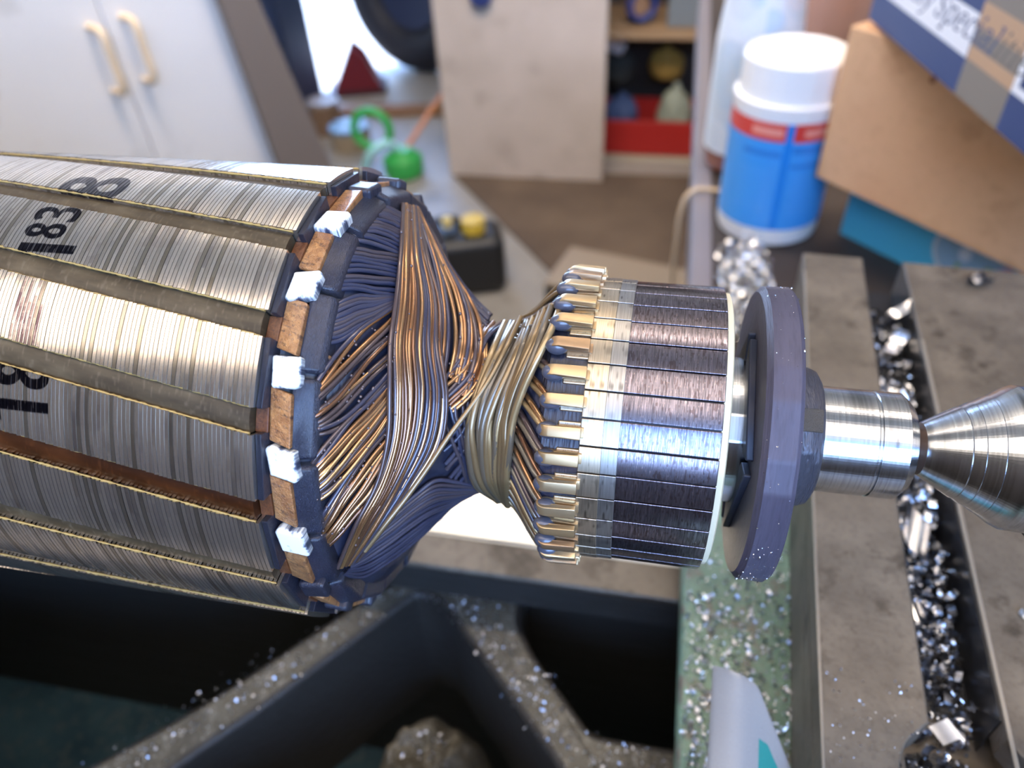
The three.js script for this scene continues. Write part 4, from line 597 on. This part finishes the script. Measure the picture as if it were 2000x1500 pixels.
{ // black fuel can with a yellow cap
  const t = thing('fuel_can', 'black plastic fuel can with a yellow screw cap on the floor', 'fuel can', [-0.43, -1, -1.49], 0.35);
  const bm = mat(0x191a1b, 0.45);
  mesh('body', new RoundedBoxGeometry(0.19, 0.16, 0.13, 6, 0.03).translate(0, 0.08, 0), bm, t);
  mesh('carry_handle', tube([V(-0.075, 0.145, -0.03), V(-0.07, 0.175, -0.03), V(-0.02, 0.178, -0.03), V(0.0, 0.15, -0.03)], 0.01, 24, 10), bm, t);
  mesh('spout', new THREE.CylinderGeometry(0.024, 0.028, 0.03, 28).translate(0.022, 0.165, 0.02), bm, t);
  mesh('cap', new THREE.CylinderGeometry(0.029, 0.03, 0.03, 28).translate(0.022, 0.185, 0.02), mat(0xc2a536, 0.5), t);
  mesh('vent_cap', new THREE.CylinderGeometry(0.013, 0.013, 0.02, 20).translate(-0.04, 0.188, 0.0), mat(0xc9b050, 0.5), t);
}
{ // green hand sprayer
  const t = thing('garden_sprayer', 'green garden sprayer with a hoop handle and pale hose on the far floor', 'sprayer', [-0.8, -1, -2.1]);
  const gm = mat(0x2f9a45, 0.4);
  mesh('tank', lathe([[0, 0], [0.055, 0], [0.065, 0.015], [0.065, 0.06], [0.03, 0.09], [0, 0.09]], 36), gm, t);
  const h = new THREE.TorusGeometry(0.06, 0.014, 12, 32); h.translate(-0.09, 0.15, 0); mesh('hoop_handle', h, gm, t);
  mesh('hose', tube([V(0.0, 0.08, 0), V(-0.03, 0.12, 0.03), V(-0.08, 0.1, 0.06), V(-0.12, 0.03, 0.05)], 0.012, 30, 10), mat(0x9ad2cf, 0.4), t);
  mesh('lance', rod(V(0, 0.07, 0), V(0.1, 0.2, -0.2), 0.008), mat(0xc07a48, 0.5), t);
}
{ const t = thing('car_wheel', 'dark rubber wheel standing on the far floor left of the cupboard', 'wheel', [-1.02, -0.67, -3.1], -0.35); const g = new THREE.TorusGeometry(0.235, 0.095, 20, 56); g.scale(1, 1, 1.15); mesh('tyre', g, mat(0x161a26, 0.65), t); mesh('rim', lathe([[0, -0.03], [0.15, -0.06], [0.16, -0.05], [0.16, 0.05], [0.15, 0.06], [0, 0.03]], 40).rotateX(Math.PI / 2), mat(0x3a4258, 0.4, 0.6), t); }
{ const t = thing('red_wedge', 'dark red plastic wedge standing on the sunlit floor', 'wedge', [-1.25, -1, -2.9], 0.3); const f = new THREE.Shape([new THREE.Vector2(-0.1, 0), new THREE.Vector2(0.1, 0), new THREE.Vector2(0.04, 0.14), new THREE.Vector2(0.0, 0.18)]); mesh('wedge', new THREE.ExtrudeGeometry(f, { depth: 0.12, bevelEnabled: true, bevelSize: 0.006, bevelThickness: 0.006, bevelSegments: 2 }), mat(0x620f1a, 0.5), t); mesh('foot_strip', box(0.23, 0.02, 0.15, 0, 0.01, 0.06), mat(0x33101a, 0.6), t); }
{ const t = thing('timber_batten', 'brown timber batten lying on the far floor', 'batten'); const g = box(0.75, 0.03, 0.06, 0, 0.015, 0, 0.003); g.rotateY(0.12); g.translate(-0.85, -1, -2.62); mesh('batten', metric(g, 0.3), mat(0x7d5a3a, 0.7), t); }
{ const t = thing('steel_pole', 'pale steel pole leaning behind the navy tool chest', 'pole'); mesh('pole', rod(V(-1.55, -0.976, -3.05), V(-2.2, -0.05, -3.9), 0.016), mat(0xaab8d8, 0.35, 0.5), t); mesh('foot', new THREE.SphereGeometry(0.024, 16, 12).translate(-1.55, -0.976, -3.05), mat(0x333333, 0.7), t); }
{ // navy tool chest
  const t = thing('tool_chest', 'tall navy steel tool chest on the far floor behind the leaning board', 'tool chest', [-1.5, -1, -2.52], 0.12);
  mesh('body', box(0.4, 0.62, 0.28, 0, 0.32, 0, 0.008), mat(0x1b2742, 0.45), t);
  for (let k = 0; k < 4; k++) { const d = mesh('drawer', box(0.37, 0.13, 0.012, 0, 0.095 + k * 0.145, 0.143, 0.004), mat(0x22304e, 0.4), t); mesh('handle', box(0.2, 0.014, 0.016, 0, 0.135 + k * 0.145, 0.155, 0.004), mat(0x8f9bb4, 0.3, 0.8), d); }
  for (const x of [-0.15, 0.15]) mesh('foot', box(0.05, 0.012, 0.2, x, 0.006, 0), mat(0x111111, 0.7), t);
}
{ const t = thing('paint_tin', 'brown paint tin with a pale lid beside the navy tool chest', 'paint tin', [-1.2, -1, -2.42]); mesh('tin', lathe([[0, 0], [0.055, 0], [0.055, 0.11], [0, 0.11]], 36), mat(0x6d5540, 0.5), t); mesh('lid', lathe([[0.057, 0.105], [0.057, 0.118], [0.05, 0.118], [0.048, 0.113], [0, 0.113]], 36), mat(0x8a7c70, 0.5, 0.2), t); }
{ const t = thing('paint_tin', 'low ochre tin standing behind the steel core, left of the sprayer', 'paint tin', [-1.06, -1, -2.3]); mesh('tin', lathe([[0, 0], [0.07, 0], [0.07, 0.07], [0, 0.07]], 36), mat(0x8b7a62, 0.5), t); mesh('lid', lathe([[0.072, 0.066], [0.072, 0.078], [0, 0.078]], 36), mat(0x4d6878, 0.5), t); }
renderer.render(scene, camera);
